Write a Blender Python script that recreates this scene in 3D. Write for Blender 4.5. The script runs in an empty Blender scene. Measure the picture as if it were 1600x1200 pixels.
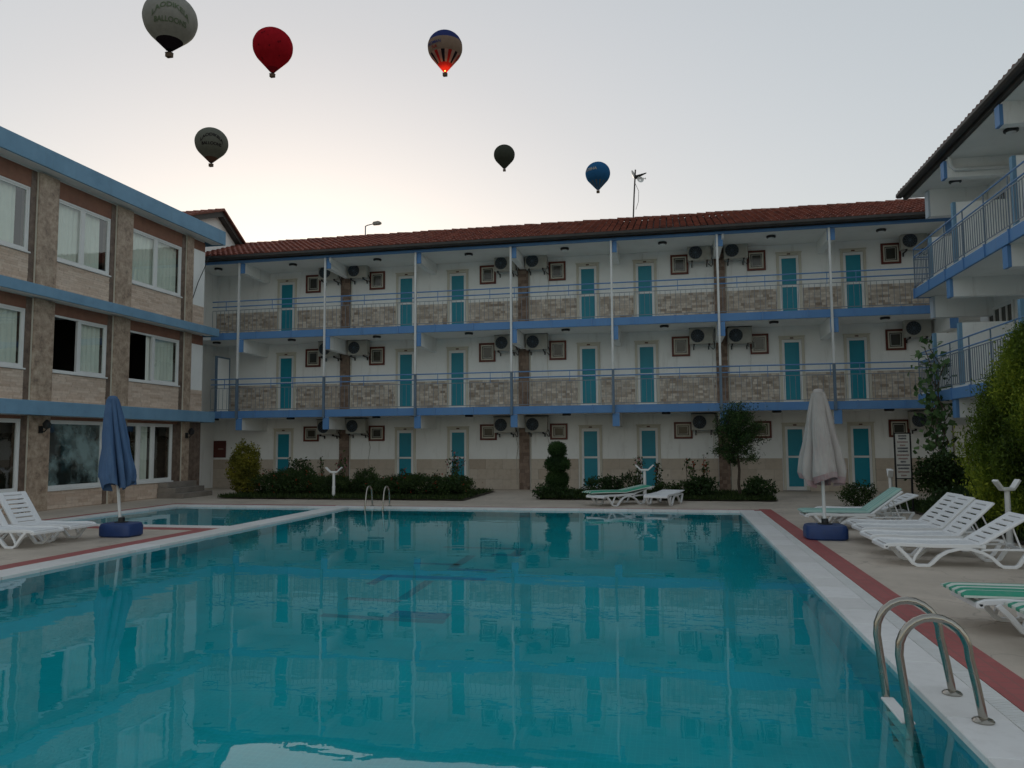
import bpy, bmesh, math, random
import numpy as np
from mathutils import Vector, Matrix
R = math.radians
random.seed(7)
scene = bpy.context.scene
COL = scene.collection

# ------------------------------------------------------------------ camera
cd = bpy.data.cameras.new('camera'); cam = bpy.data.objects.new('camera', cd); COL.objects.link(cam)
cd.sensor_fit = 'HORIZONTAL'; cd.sensor_width = 36.0; cd.lens = 36.0 * 1188.2 / 1600.0
cd.clip_start = 0.05; cd.clip_end = 20000
_yaw, _pit, _rol = R(11.742), R(4.438), R(-0.376)
_w = Vector((-math.sin(_yaw) * math.cos(_pit), math.cos(_yaw) * math.cos(_pit), math.sin(_pit)))
_r = Vector((math.cos(_yaw), math.sin(_yaw), 0)); _u = _r.cross(_w)
_r2 = math.cos(_rol) * _r + math.sin(_rol) * _u; _u2 = -math.sin(_rol) * _r + math.cos(_rol) * _u
cam.matrix_world = Matrix(((_r2.x, _u2.x, -_w.x, 0), (_r2.y, _u2.y, -_w.y, 0), (_r2.z, _u2.z, -_w.z, 1.65), (0, 0, 0, 1)))
scene.camera = cam

# ------------------------------------------------------------------ sky, sun, exposure
SUN_EL, SUN_AZ = 2.0, -27.0          # degrees; azimuth measured from +Y towards +X
world = bpy.data.worlds.new('World'); scene.world = world; world.use_nodes = True
nt = world.node_tree; nt.nodes.clear()
sky = nt.nodes.new('ShaderNodeTexSky'); sky.sky_type = 'NISHITA'; sky.sun_disc = False
sky.sun_elevation = R(SUN_EL); sky.sun_rotation = R(SUN_AZ)
sky.altitude = 300; sky.air_density = 1.0; sky.dust_density = 1.8; sky.ozone_density = 1.4
gm = nt.nodes.new('ShaderNodeGamma'); gm.inputs[1].default_value = 0.42      # hazy dawn: soft contrast between the glow and the rest of the sky
hs = nt.nodes.new('ShaderNodeHueSaturation'); hs.inputs['Saturation'].default_value = 0.66
bg = nt.nodes.new('ShaderNodeBackground'); bg.inputs['Strength'].default_value = 0.14
wo = nt.nodes.new('ShaderNodeOutputWorld')
nt.links.new(sky.outputs[0], gm.inputs[0]); nt.links.new(gm.outputs[0], hs.inputs['Color']); nt.links.new(hs.outputs[0], bg.inputs['Color']); nt.links.new(bg.outputs[0], wo.inputs[0])
sd = bpy.data.lights.new('sun', 'SUN'); sun = bpy.data.objects.new('sun', sd); COL.objects.link(sun)
sd.energy = 0.5; sd.angle = R(10); sd.color = (1.0, 0.86, 0.7)
_sdir = Vector((math.sin(R(SUN_AZ)) * math.cos(R(SUN_EL)), math.cos(R(SUN_AZ)) * math.cos(R(SUN_EL)), math.sin(R(SUN_EL))))
sun.rotation_euler = _sdir.to_track_quat('Z', 'Y').to_euler(); sun.location = _sdir * 60
vs = scene.view_settings
vs.view_transform = 'Standard'; vs.look = 'None'; vs.gamma = 1.0; vs.use_curve_mapping = False
vs.exposure = 2.1
scene.cycles.use_denoising = True
scene.cycles.max_bounces = 12; scene.cycles.transmission_bounces = 8; scene.cycles.transparent_max_bounces = 12
scene.cycles.sample_clamp_indirect = 6.0

# ------------------------------------------------------------------ materials
MATS = {}
def new_mat(name):
    m = bpy.data.materials.new(name); m.use_nodes = True
    n = m.node_tree; n.nodes.clear()
    out = n.nodes.new('ShaderNodeOutputMaterial')
    return m, n, out
def N(n, t, **kw):
    x = n.nodes.new(t)
    for k, v in kw.items():
        if k.startswith('i_'):
            x.inputs[k[2:].replace('_', ' ')].default_value = v
        else: setattr(x, k, v)
    return x
def ramp(n, stops, interp='LINEAR'):
    x = n.nodes.new('ShaderNodeValToRGB'); x.color_ramp.interpolation = interp
    e = x.color_ramp.elements
    while len(e) < len(stops): e.new(0.5)
    for i, (p, c) in enumerate(stops):
        e[i].position = p; e[i].color = (*c, 1) if len(c) == 3 else c
    return x
def mixc(n, a, b, fac, mode='MIX'):
    x = n.nodes.new('ShaderNodeMix'); x.data_type = 'RGBA'; x.blend_type = mode
    for s, v in ((0, fac), (6, a), (7, b)):
        if hasattr(v, 'links') or hasattr(v, 'is_linked'): n.links.new(v, x.inputs[s])
        else: x.inputs[s].default_value = v if s == 0 else (*v, 1)
    return x.outputs[2]
def noise(n, co, scale, detail=4, rough=0.6, stretch=None):
    if stretch:
        mp = N(n, 'ShaderNodeMapping'); mp.inputs['Scale'].default_value = stretch
        n.links.new(co, mp.inputs[0]); co = mp.outputs[0]
    x = N(n, 'ShaderNodeTexNoise'); x.inputs['Scale'].default_value = scale
    x.inputs['Detail'].default_value = detail; x.inputs['Roughness'].default_value = rough
    n.links.new(co, x.inputs['Vector']); return x.outputs['Fac']
def maprange(n, v, a, b, c=0.0, d=1.0):
    x = N(n, 'ShaderNodeMapRange'); n.links.new(v, x.inputs[0])
    for i, k in enumerate((a, b, c, d)): x.inputs[i + 1].default_value = k
    return x.outputs[0]
def finish(m, n, out, col, rough=0.7, bump=None, bstr=0.2, bdist=0.01, metallic=0.0, spec=0.5, sss=None):
    p = N(n, 'ShaderNodeBsdfPrincipled')
    if isinstance(col, tuple): p.inputs['Base Color'].default_value = (*col, 1)
    else: n.links.new(col, p.inputs['Base Color'])
    if isinstance(rough, (int, float)): p.inputs['Roughness'].default_value = rough
    else: n.links.new(rough, p.inputs['Roughness'])
    p.inputs['Metallic'].default_value = metallic
    p.inputs['Specular IOR Level'].default_value = spec
    if bump is not None:
        b = N(n, 'ShaderNodeBump'); b.inputs['Strength'].default_value = bstr; b.inputs['Distance'].default_value = bdist
        n.links.new(bump, b.inputs['Height']); n.links.new(b.outputs[0], p.inputs['Normal'])
    n.links.new(p.outputs[0], out.inputs[0])
    return m
def wpos(n): return N(n, 'ShaderNodeNewGeometry').outputs['Position']
def surf(name, c, c2=None, scale=3.0, rough=0.75, streak=0.25, dirt=(0.2, 0.18, 0.15), bump=0.15, fine=60, dirt_amt=0.3, metallic=0.0, spec=0.4):
    """paint / plaster / concrete: base colour, patchy second tone, vertical run marks, fine relief"""
    m, n, out = new_mat(name); co = wpos(n)
    c2 = c2 or tuple(x * 0.82 for x in c)
    f1 = maprange(n, noise(n, co, scale, 5), 0.35, 0.7)
    col = mixc(n, c, c2, f1)
    if streak:
        f2 = maprange(n, noise(n, co, 2.2, 5, 0.65, (2.4, 2.4, 0.35)), 0.56, 0.8, 0, streak)
        col = mixc(n, col, dirt, f2)
    if dirt_amt:
        f3 = maprange(n, noise(n, co, scale * 4, 6, 0.7), 0.58, 0.8, 0, dirt_amt)
        col = mixc(n, col, dirt, f3)
    MATS[name] = finish(m, n, out, col, rough, noise(n, co, fine, 3), bump, 0.01, metallic, spec)
    return MATS[name]
def stone(name, cols, attr=True, scale=9, rough=0.75, vein=0.35, veinc=(0.12, 0.09, 0.07), bump=0.4):
    """stones whose tone varies from piece to piece ('vary' face attribute, or the object's own random)"""
    m, n, out = new_mat(name); co = wpos(n)
    if attr:
        a = N(n, 'ShaderNodeAttribute', attribute_name='vary'); v = a.outputs['Fac']
    else: v = N(n, 'ShaderNodeObjectInfo').outputs['Random']
    rp = ramp(n, [(i / (len(cols) - 1), c) for i, c in enumerate(cols)]); n.links.new(v, rp.inputs[0])
    f = maprange(n, noise(n, co, scale, 6, 0.7), 0.48, 0.72, 0, vein)
    col = mixc(n, rp.outputs[0], veinc, f)
    f2 = maprange(n, noise(n, co, 1.1, 4), 0.35, 0.75, 0, 0.3)
    col = mixc(n, col, tuple(x * 0.7 for x in cols[len(cols) // 2]), f2)
    MATS[name] = finish(m, n, out, col, rough, noise(n, co, 40, 4), bump, 0.01)
    return MATS[name]
def foliage_mat(name, dark, mid, light, trans=0.35):
    m, n, out = new_mat(name)
    a = N(n, 'ShaderNodeAttribute', attribute_name='vary')
    rp = ramp(n, [(0.0, dark), (0.55, mid), (1.0, light)]); n.links.new(a.outputs['Fac'], rp.inputs[0])
    d = N(n, 'ShaderNodeBsdfPrincipled'); d.inputs['Roughness'].default_value = 0.55; d.inputs['Specular IOR Level'].default_value = 0.3
    t = N(n, 'ShaderNodeBsdfTranslucent'); mx = N(n, 'ShaderNodeMixShader'); mx.inputs[0].default_value = trans
    n.links.new(rp.outputs[0], d.inputs['Base Color']); n.links.new(rp.outputs[0], t.inputs['Color'])
    n.links.new(d.outputs[0], mx.inputs[1]); n.links.new(t.outputs[0], mx.inputs[2]); n.links.new(mx.outputs[0], out.inputs[0])
    MATS[name] = m; return m

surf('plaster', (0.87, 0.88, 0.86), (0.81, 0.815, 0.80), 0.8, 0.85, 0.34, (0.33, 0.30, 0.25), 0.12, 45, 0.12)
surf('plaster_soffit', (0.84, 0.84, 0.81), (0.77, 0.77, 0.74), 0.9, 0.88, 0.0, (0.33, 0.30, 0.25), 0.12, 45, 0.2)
surf('blue_beam', (0.095, 0.235, 0.49), (0.12, 0.265, 0.50), 1.3, 0.6, 0.3, (0.10, 0.13, 0.20), 0.15, 50, 0.2)
surf('blue_fascia', (0.19, 0.345, 0.49), (0.145, 0.28, 0.41), 1.2, 0.75, 0.35, (0.12, 0.17, 0.20), 0.2, 40, 0.3)
surf('blue_pale', (0.50, 0.56, 0.62), (0.44, 0.51, 0.59), 1.5, 0.75, 0.2, (0.2, 0.22, 0.25), 0.15, 50, 0.2)
surf('blue_rail', (0.10, 0.235, 0.48), (0.12, 0.255, 0.48), 3, 0.4, 0.15, (0.05, 0.07, 0.10), 0.05, 80, 0.15)
surf('baluster_paint', (0.17, 0.21, 0.26), (0.21, 0.25, 0.29), 4, 0.5, 0.0, (0.1, 0.07, 0.05), 0.05, 80, 0.2)
surf('white_metal', (0.72, 0.73, 0.72), (0.62, 0.63, 0.62), 2, 0.45, 0.2, (0.35, 0.30, 0.25), 0.05, 80, 0.15)
surf('grey_blue_metal', (0.13, 0.19, 0.26), None, 3, 0.5, 0.1, (0.1, 0.1, 0.1), 0.05, 80, 0.15)
surf('pvc', (0.75, 0.76, 0.75), (0.68, 0.69, 0.68), 1.5, 0.35, 0.15, (0.4, 0.37, 0.32), 0.02, 80, 0.1)
surf('cream_trim', (0.62, 0.59, 0.50), (0.54, 0.51, 0.43), 2, 0.6, 0.2, (0.3, 0.25, 0.18), 0.1, 70, 0.2)
surf('teal_panel', (0.010, 0.245, 0.325), (0.008, 0.21, 0.29), 2, 0.42, 0.1, (0.01, 0.12, 0.16), 0.04, 60, 0.1)
surf('brown_frame', (0.14, 0.030, 0.018), (0.10, 0.022, 0.014), 6, 0.45, 0.1, (0.05, 0.02, 0.01), 0.1, 60, 0.2)
surf('brown_lintel', (0.27, 0.135, 0.09), (0.21, 0.10, 0.07), 3, 0.75, 0.3, (0.07, 0.045, 0.035), 0.2, 50, 0.3)
surf('ac_body', (0.44, 0.43, 0.385), (0.36, 0.35, 0.31), 4, 0.5, 0.25, (0.28, 0.23, 0.17), 0.05, 60, 0.25)
surf('ac_dark', (0.035, 0.037, 0.038), None, 8, 0.6, 0, (0.1, 0.09, 0.08), 0.1, 60, 0.3)
surf('black', (0.015, 0.015, 0.016), None, 8, 0.45, 0, (0.05, 0.05, 0.05), 0.05, 60, 0.2)
surf('dark_gutter', (0.055, 0.05, 0.045), (0.035, 0.032, 0.03), 3, 0.6, 0.2, (0.1, 0.07, 0.05), 0.1, 60, 0.3)
surf('concrete', (0.33, 0.31, 0.28), (0.26, 0.245, 0.22), 1.2, 0.9, 0.2, (0.15, 0.13, 0.11), 0.3, 40, 0.3)
surf('stone_step', (0.26, 0.23, 0.20), (0.18, 0.16, 0.14), 3, 0.7, 0.1, (0.1, 0.09, 0.08), 0.2, 40, 0.3)
surf('lounger_plastic', (0.80, 0.81, 0.82), (0.74, 0.755, 0.77), 3, 0.42, 0.12, (0.5, 0.47, 0.42), 0.05, 70, 0.2)
surf('blue_plastic', (0.018, 0.05, 0.17), (0.014, 0.04, 0.14), 4, 0.42, 0.1, (0.06, 0.06, 0.07), 0.1, 60, 0.35)
surf('earth', (0.075, 0.058, 0.04), (0.05, 0.04, 0.03), 3, 0.95, 0, (0.03, 0.025, 0.02), 0.6, 30, 0.4)
surf('wood', (0.13, 0.06, 0.035), (0.09, 0.04, 0.022), 5, 0.6, 0.2, (0.04, 0.02, 0.015), 0.2, 40, 0.3)
surf('bark', (0.10, 0.075, 0.055), (0.06, 0.045, 0.035), 12, 0.9, 0, (0.03, 0.02, 0.02), 0.7, 40, 0.4)
surf('ground_far', (0.17, 0.15, 0.12), (0.12, 0.11, 0.08), 0.1, 0.95, 0, (0.08, 0.07, 0.05), 0.3, 3, 0.3)
surf('sign_board', (0.62, 0.60, 0.55), (0.55, 0.53, 0.48), 5, 0.6, 0.1, (0.4, 0.35, 0.3), 0.02, 60, 0.15)
surf('print_dark', (0.06, 0.065, 0.08), None, 9, 0.6, 0, (0.1, 0.1, 0.1), 0.0, 60, 0.0)
surf('print_red', (0.32, 0.20, 0.18), None, 9, 0.6, 0, (0.2, 0.1, 0.1), 0.0, 60, 0.0)
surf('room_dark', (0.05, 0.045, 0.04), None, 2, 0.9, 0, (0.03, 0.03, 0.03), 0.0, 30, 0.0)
surf('basket', (0.10, 0.065, 0.04), None, 3, 0.8, 0, (0.05, 0.03, 0.02), 0.0, 3, 0.0)
stone('dado_stone', [(0.44, 0.36, 0.285), (0.52, 0.44, 0.355), (0.58, 0.505, 0.42), (0.49, 0.415, 0.335)], False, 7, 0.7, 0.25, (0.2, 0.14, 0.1), 0.25)
stone('split_stone', [(0.27, 0.21, 0.16), (0.54, 0.46, 0.375), (0.74, 0.67, 0.58), (0.40, 0.33, 0.265), (0.62, 0.57, 0.51)], True, 14, 0.85, 0.4)
stone('wing_brick', [(0.53, 0.395, 0.305), (0.64, 0.505, 0.405), (0.72, 0.59, 0.485), (0.58, 0.445, 0.35), (0.67, 0.55, 0.455)], True, 10, 0.85, 0.35, (0.2, 0.13, 0.085))
stone('pillar_stone', [(0.14, 0.09, 0.065), (0.22, 0.15, 0.11), (0.29, 0.21, 0.16), (0.17, 0.115, 0.085)], True, 12, 0.7, 0.45, (0.05, 0.03, 0.024))
stone('roof_tile', [(0.16, 0.042, 0.028), (0.22, 0.062, 0.042), (0.27, 0.088, 0.058), (0.12, 0.036, 0.026)], True, 6, 0.85, 0.4, (0.05, 0.03, 0.025))
stone('ridge_tile', [(0.14, 0.045, 0.028), (0.20, 0.07, 0.045), (0.25, 0.10, 0.07)], False, 6, 0.85, 0.4, (0.06, 0.04, 0.03))
stone('coping', [(0.66, 0.655, 0.64), (0.72, 0.715, 0.70), (0.75, 0.75, 0.745)], False, 9, 0.5, 0.25, (0.42, 0.40, 0.37), 0.12)

def marble(name, c1, c2, c3):
    m, n, out = new_mat(name); co = wpos(n)
    f = noise(n, co, 5.5, 9, 0.72); f2 = noise(n, co, 16, 6, 0.7)
    rp = ramp(n, [(0.32, c1), (0.5, c2), (0.68, c3)]); n.links.new(f, rp.inputs[0])
    col = mixc(n, rp.outputs[0], c1, maprange(n, f2, 0.55, 0.75, 0, 0.55))
    MATS[name] = finish(m, n, out, col, 0.5, f2, 0.1)
marble('pillar_marble', (0.17, 0.12, 0.09), (0.39, 0.295, 0.22), (0.55, 0.445, 0.345))
marble('strip_marble', (0.07, 0.048, 0.036), (0.15, 0.105, 0.08), (0.23, 0.17, 0.13))

def m_deck():
    m, n, out = new_mat('deck'); co = wpos(n)
    a = noise(n, co, 0.55, 6, 0.65); b = noise(n, co, 3.3, 6, 0.7); c = noise(n, co, 28, 4, 0.7)
    col = mixc(n, (0.55, 0.475, 0.395), (0.43, 0.37, 0.305), maprange(n, a, 0.38, 0.62))
    col = mixc(n, col, (0.29, 0.245, 0.205), maprange(n, noise(n, co, 0.9, 7, 0.7, (1.0, 0.6, 1.0)), 0.55, 0.72, 0, 0.6))
    col = mixc(n, col, (0.60, 0.535, 0.46), maprange(n, b, 0.5, 0.75, 0, 0.45))
    col = mixc(n, col, (0.16, 0.13, 0.105), maprange(n, c, 0.6, 0.8, 0, 0.35))
    v = N(n, 'ShaderNodeTexVoronoi', feature='DISTANCE_TO_EDGE'); v.inputs['Scale'].default_value = 0.55
    wv = N(n, 'ShaderNodeVectorMath', operation='ADD'); nn = N(n, 'ShaderNodeTexNoise'); nn.inputs['Scale'].default_value = 2.5
    n.links.new(co, nn.inputs['Vector']); n.links.new(co, wv.inputs[0]); n.links.new(nn.outputs['Color'], wv.inputs[1]); n.links.new(wv.outputs[0], v.inputs['Vector'])
    col = mixc(n, col, (0.12, 0.10, 0.085), maprange(n, v.outputs['Distance'], 0.0, 0.012, 0.35, 0))
    rg = maprange(n, b, 0.3, 0.7, 0.5, 0.8)
    MATS['deck'] = finish(m, n, out, col, rg, c, 0.25, 0.006)
m_deck()
def m_mosaic(name, c1, c2, grout, s, rough=0.4, bump=0.3, w=None):
    m, n, out = new_mat(name); co = wpos(n)
    b = N(n, 'ShaderNodeTexBrick'); b.offset = 0.0
    b.inputs['Scale'].default_value = s; b.inputs['Brick Width'].default_value = 0.5; b.inputs['Row Height'].default_value = 0.5
    b.inputs['Mortar Size'].default_value = 0.03; b.inputs['Mortar Smooth'].default_value = 0.2
    for k, c in (('Color1', c1), ('Color2', c2), ('Mortar', grout)): b.inputs[k].default_value = (*c, 1)
    src = co
    if w == 'XZ' or w == 'YZ':
        sp = N(n, 'ShaderNodeSeparateXYZ'); cb = N(n, 'ShaderNodeCombineXYZ'); n.links.new(co, sp.inputs[0])
        n.links.new(sp.outputs[0 if w == 'XZ' else 1], cb.inputs[0]); n.links.new(sp.outputs[2], cb.inputs[1]); src = cb.outputs[0]
    n.links.new(src, b.inputs['Vector'])
    f = maprange(n, noise(n, co, 1.3, 5), 0.35, 0.75, 0, 0.4)
    col = mixc(n, b.outputs['Color'], tuple(x * 0.65 for x in c1), f)
    MATS[name] = finish(m, n, out, col, rough, b.outputs['Fac'], -bump, 0.004)
m_mosaic('red_band', (0.38, 0.095, 0.09), (0.33, 0.08, 0.075), (0.26, 0.10, 0.09), 4.0, 0.6)
m_mosaic('pool_floor', (0.010, 0.61, 0.70), (0.014, 0.64, 0.73), (0.05, 0.69, 0.77), 10.0, 0.3)
m_mosaic('pool_wall_x', (0.010, 0.61, 0.70), (0.014, 0.64, 0.73), (0.05, 0.69, 0.77), 10.0, 0.3, w='XZ')
m_mosaic('pool_wall_y', (0.010, 0.61, 0.70), (0.014, 0.64, 0.73), (0.05, 0.69, 0.77), 10.0, 0.3, w='YZ')
m_mosaic('mosaic_navy', (0.012, 0.30, 0.46), (0.015, 0.33, 0.49), (0.04, 0.40, 0.52), 10.0, 0.3)
m_mosaic('mosaic_maroon', (0.06, 0.36, 0.47), (0.06, 0.39, 0.49), (0.06, 0.43, 0.53), 10.0, 0.3)

def m_water(name, tint):
    m, n, out = new_mat(name); co = wpos(n)
    fr = N(n, 'ShaderNodeFresnel'); fr.inputs['IOR'].default_value = 1.37
    g = N(n, 'ShaderNodeBsdfGlossy'); g.inputs['Roughness'].default_value = 0.0; g.inputs['Color'].default_value = (0.93, 0.98, 1.0, 1)
    t = N(n, 'ShaderNodeBsdfRefraction'); t.inputs['IOR'].default_value = 1.33; t.inputs['Roughness'].default_value = 0.0
    t.inputs['Color'].default_value = (*tint, 1)
    h1 = noise(n, co, 0.9, 2, 0.5, (1.0, 1.7, 1.0)); h2 = noise(n, co, 4.5, 2, 0.5, (1.0, 1.5, 1.0))
    ad = N(n, 'ShaderNodeMath', operation='MULTIPLY_ADD'); ad.inputs[1].default_value = 0.12; n.links.new(h2, ad.inputs[0]); n.links.new(h1, ad.inputs[2])
    b = N(n, 'ShaderNodeBump'); b.inputs['Strength'].default_value = 1.0; b.inputs['Distance'].default_value = 0.0032; n.links.new(ad.outputs[0], b.inputs['Height'])
    for x in (fr, g, t): n.links.new(b.outputs[0], x.inputs['Normal'])
    mx = N(n, 'ShaderNodeMixShader'); n.links.new(fr.outputs[0], mx.inputs[0]); n.links.new(t.outputs[0], mx.inputs[1]); n.links.new(g.outputs[0], mx.inputs[2])
    n.links.new(mx.outputs[0], out.inputs[0]); MATS[name] = m
m_water('water', (0.52, 1.0, 0.99)); m_water('water_shallow', (0.75, 0.95, 0.97))

def m_glass(name, tint=(0.8, 0.88, 0.85), ior=1.9, film=0.0):
    m, n, out = new_mat(name); co = wpos(n)
    fr = N(n, 'ShaderNodeFresnel'); gb_ = N(n, 'ShaderNodeNewGeometry')     # a thin sheet reflects alike from both sides
    n.links.new(maprange(n, gb_.outputs['Backfacing'], 0.0, 1.0, ior, 1 / ior), fr.inputs['IOR'])
    g = N(n, 'ShaderNodeBsdfGlossy'); g.inputs['Roughness'].default_value = 0.02
    b = N(n, 'ShaderNodeBump'); b.inputs['Strength'].default_value = 0.15; b.inputs['Distance'].default_value = 0.01
    n.links.new(noise(n, co, 1.5, 2), b.inputs['Height']); n.links.new(b.outputs[0], g.inputs['Normal'])
    t = N(n, 'ShaderNodeBsdfTransparent'); t.inputs['Color'].default_value = (*tint, 1)
    mx = N(n, 'ShaderNodeMixShader'); n.links.new(fr.outputs[0], mx.inputs[0]); n.links.new(t.outputs[0], mx.inputs[1]); n.links.new(g.outputs[0], mx.inputs[2])
    last = mx.outputs[0]
    if film:
        d = N(n, 'ShaderNodeBsdfDiffuse'); d.inputs['Color'].default_value = (0.30, 0.42, 0.42, 1)
        mf = N(n, 'ShaderNodeMixShader'); f = maprange(n, noise(n, co, 1.4, 6, 0.62), 0.42, 0.62, 0.05, film)
        n.links.new(f, mf.inputs[0]); n.links.new(last, mf.inputs[1]); n.links.new(d.outputs[0], mf.inputs[2]); last = mf.outputs[0]
    n.links.new(last, out.inputs[0]); MATS[name] = m
m_glass('glass', (0.93, 0.98, 0.95), 2.5); m_glass('glass_film', film=0.75)
def m_simple(name, col, rough, metallic=0.0, spec=0.5):
    m, n, out = new_mat(name); MATS[name] = finish(m, n, out, col, rough, None, 0, 0, metallic, spec)
m_simple('dark_pane', (0.045, 0.045, 0.035), 0.12)
m_simple('plaque', (0.10, 0.022, 0.016), 0.35)
def m_steel():
    m, n, out = new_mat('steel'); co = wpos(n)
    rg = maprange(n, noise(n, co, 25, 4), 0.3, 0.7, 0.12, 0.3)
    MATS['steel'] = finish(m, n, out, (0.36, 0.34, 0.30), rg, None, 0, 0, 1.0)
m_steel()
def m_fabric(name, c, c2, fade=(0.5, 0.4, 0.4), fa=0.2, trans=0.15):
    m, n, out = new_mat(name); co = N(n, 'ShaderNodeTexCoord').outputs['Object']
    col = mixc(n, c, c2, maprange(n, noise(n, co, 3, 5), 0.35, 0.7))
    col = mixc(n, col, fade, maprange(n, noise(n, co, 2.1, 5, 0.7, (2, 2, 0.6)), 0.5, 0.8, 0, fa))
    finish(m, n, out, col, 0.9, noise(n, co, 90, 2), 0.15, 0.004, 0, 0.15); MATS[name] = m
m_fabric('parasol_blue', (0.085, 0.15, 0.27), (0.065, 0.12, 0.225), (0.14, 0.21, 0.32), 0.45)
m_fabric('parasol_white', (0.44, 0.415, 0.395), (0.37, 0.345, 0.33), (0.36, 0.26, 0.26), 0.35)
m_fabric('parasol_stain', (0.27, 0.155, 0.165), (0.40, 0.33, 0.33), (0.45, 0.41, 0.40), 0.7)
m_fabric('curtain', (0.82, 0.84, 0.78), (0.76, 0.79, 0.73), (0.6, 0.66, 0.6), 0.2)
def m_stripe(name, freq, ca=(0.05, 0.30, 0.20), cb=(0.55, 0.62, 0.56)):
    m, n, out = new_mat(name); co = N(n, 'ShaderNodeTexCoord').outputs['Object']
    sp = N(n, 'ShaderNodeSeparateXYZ'); n.links.new(co, sp.inputs[0])
    mu = N(n, 'ShaderNodeMath', operation='MULTIPLY'); mu.inputs[1].default_value = freq; n.links.new(sp.outputs[1], mu.inputs[0])
    fr = N(n, 'ShaderNodeMath', operation='FRACT'); n.links.new(mu.outputs[0], fr.inputs[0])
    rp = ramp(n, [(0.0, ca), (0.5, cb)], 'CONSTANT'); n.links.new(fr.outputs[0], rp.inputs[0])
    col = mixc(n, rp.outputs[0], (0.3, 0.38, 0.34), maprange(n, noise(n, co, 6, 4), 0.45, 0.8, 0, 0.4))
    MATS[name] = finish(m, n, out, col, 0.85, noise(n, co, 70, 2), 0.2, 0.004, 0, 0.2)
m_stripe('cushion_stripe', 7.0); m_stripe('cushion_faded', 8.0, (0.25, 0.45, 0.40), (0.36, 0.53, 0.48))
foliage_mat('leaf_hedge', (0.014, 0.030, 0.009), (0.040, 0.075, 0.018), (0.10, 0.15, 0.04))
foliage_mat('leaf_gold', (0.06, 0.07, 0.012), (0.22, 0.21, 0.03), (0.52, 0.46, 0.06), .45)
foliage_mat('leaf_cypress', (0.035, 0.065, 0.010), (0.15, 0.22, 0.022), (0.40, 0.45, 0.045), .4)
foliage_mat('leaf_topiary', (0.012, 0.030, 0.010), (0.038, 0.085, 0.022), (0.09, 0.16, 0.045))
foliage_mat('leaf_rose', (0.015, 0.032, 0.012), (0.035, 0.07, 0.020), (0.08, 0.13, 0.04))
foliage_mat('leaf_vine', (0.03, 0.07, 0.022), (0.075, 0.15, 0.05), (0.16, 0.26, 0.10))
foliage_mat('grass', (0.015, 0.030, 0.008), (0.035, 0.065, 0.014), (0.08, 0.12, 0.03))
foliage_mat('petal_red', (0.20, 0.02, 0.015), (0.32, 0.045, 0.02), (0.40, 0.09, 0.03))
foliage_mat('petal_pink', (0.30, 0.08, 0.10), (0.42, 0.15, 0.17), (0.5, 0.25, 0.25))
M = MATS

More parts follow.
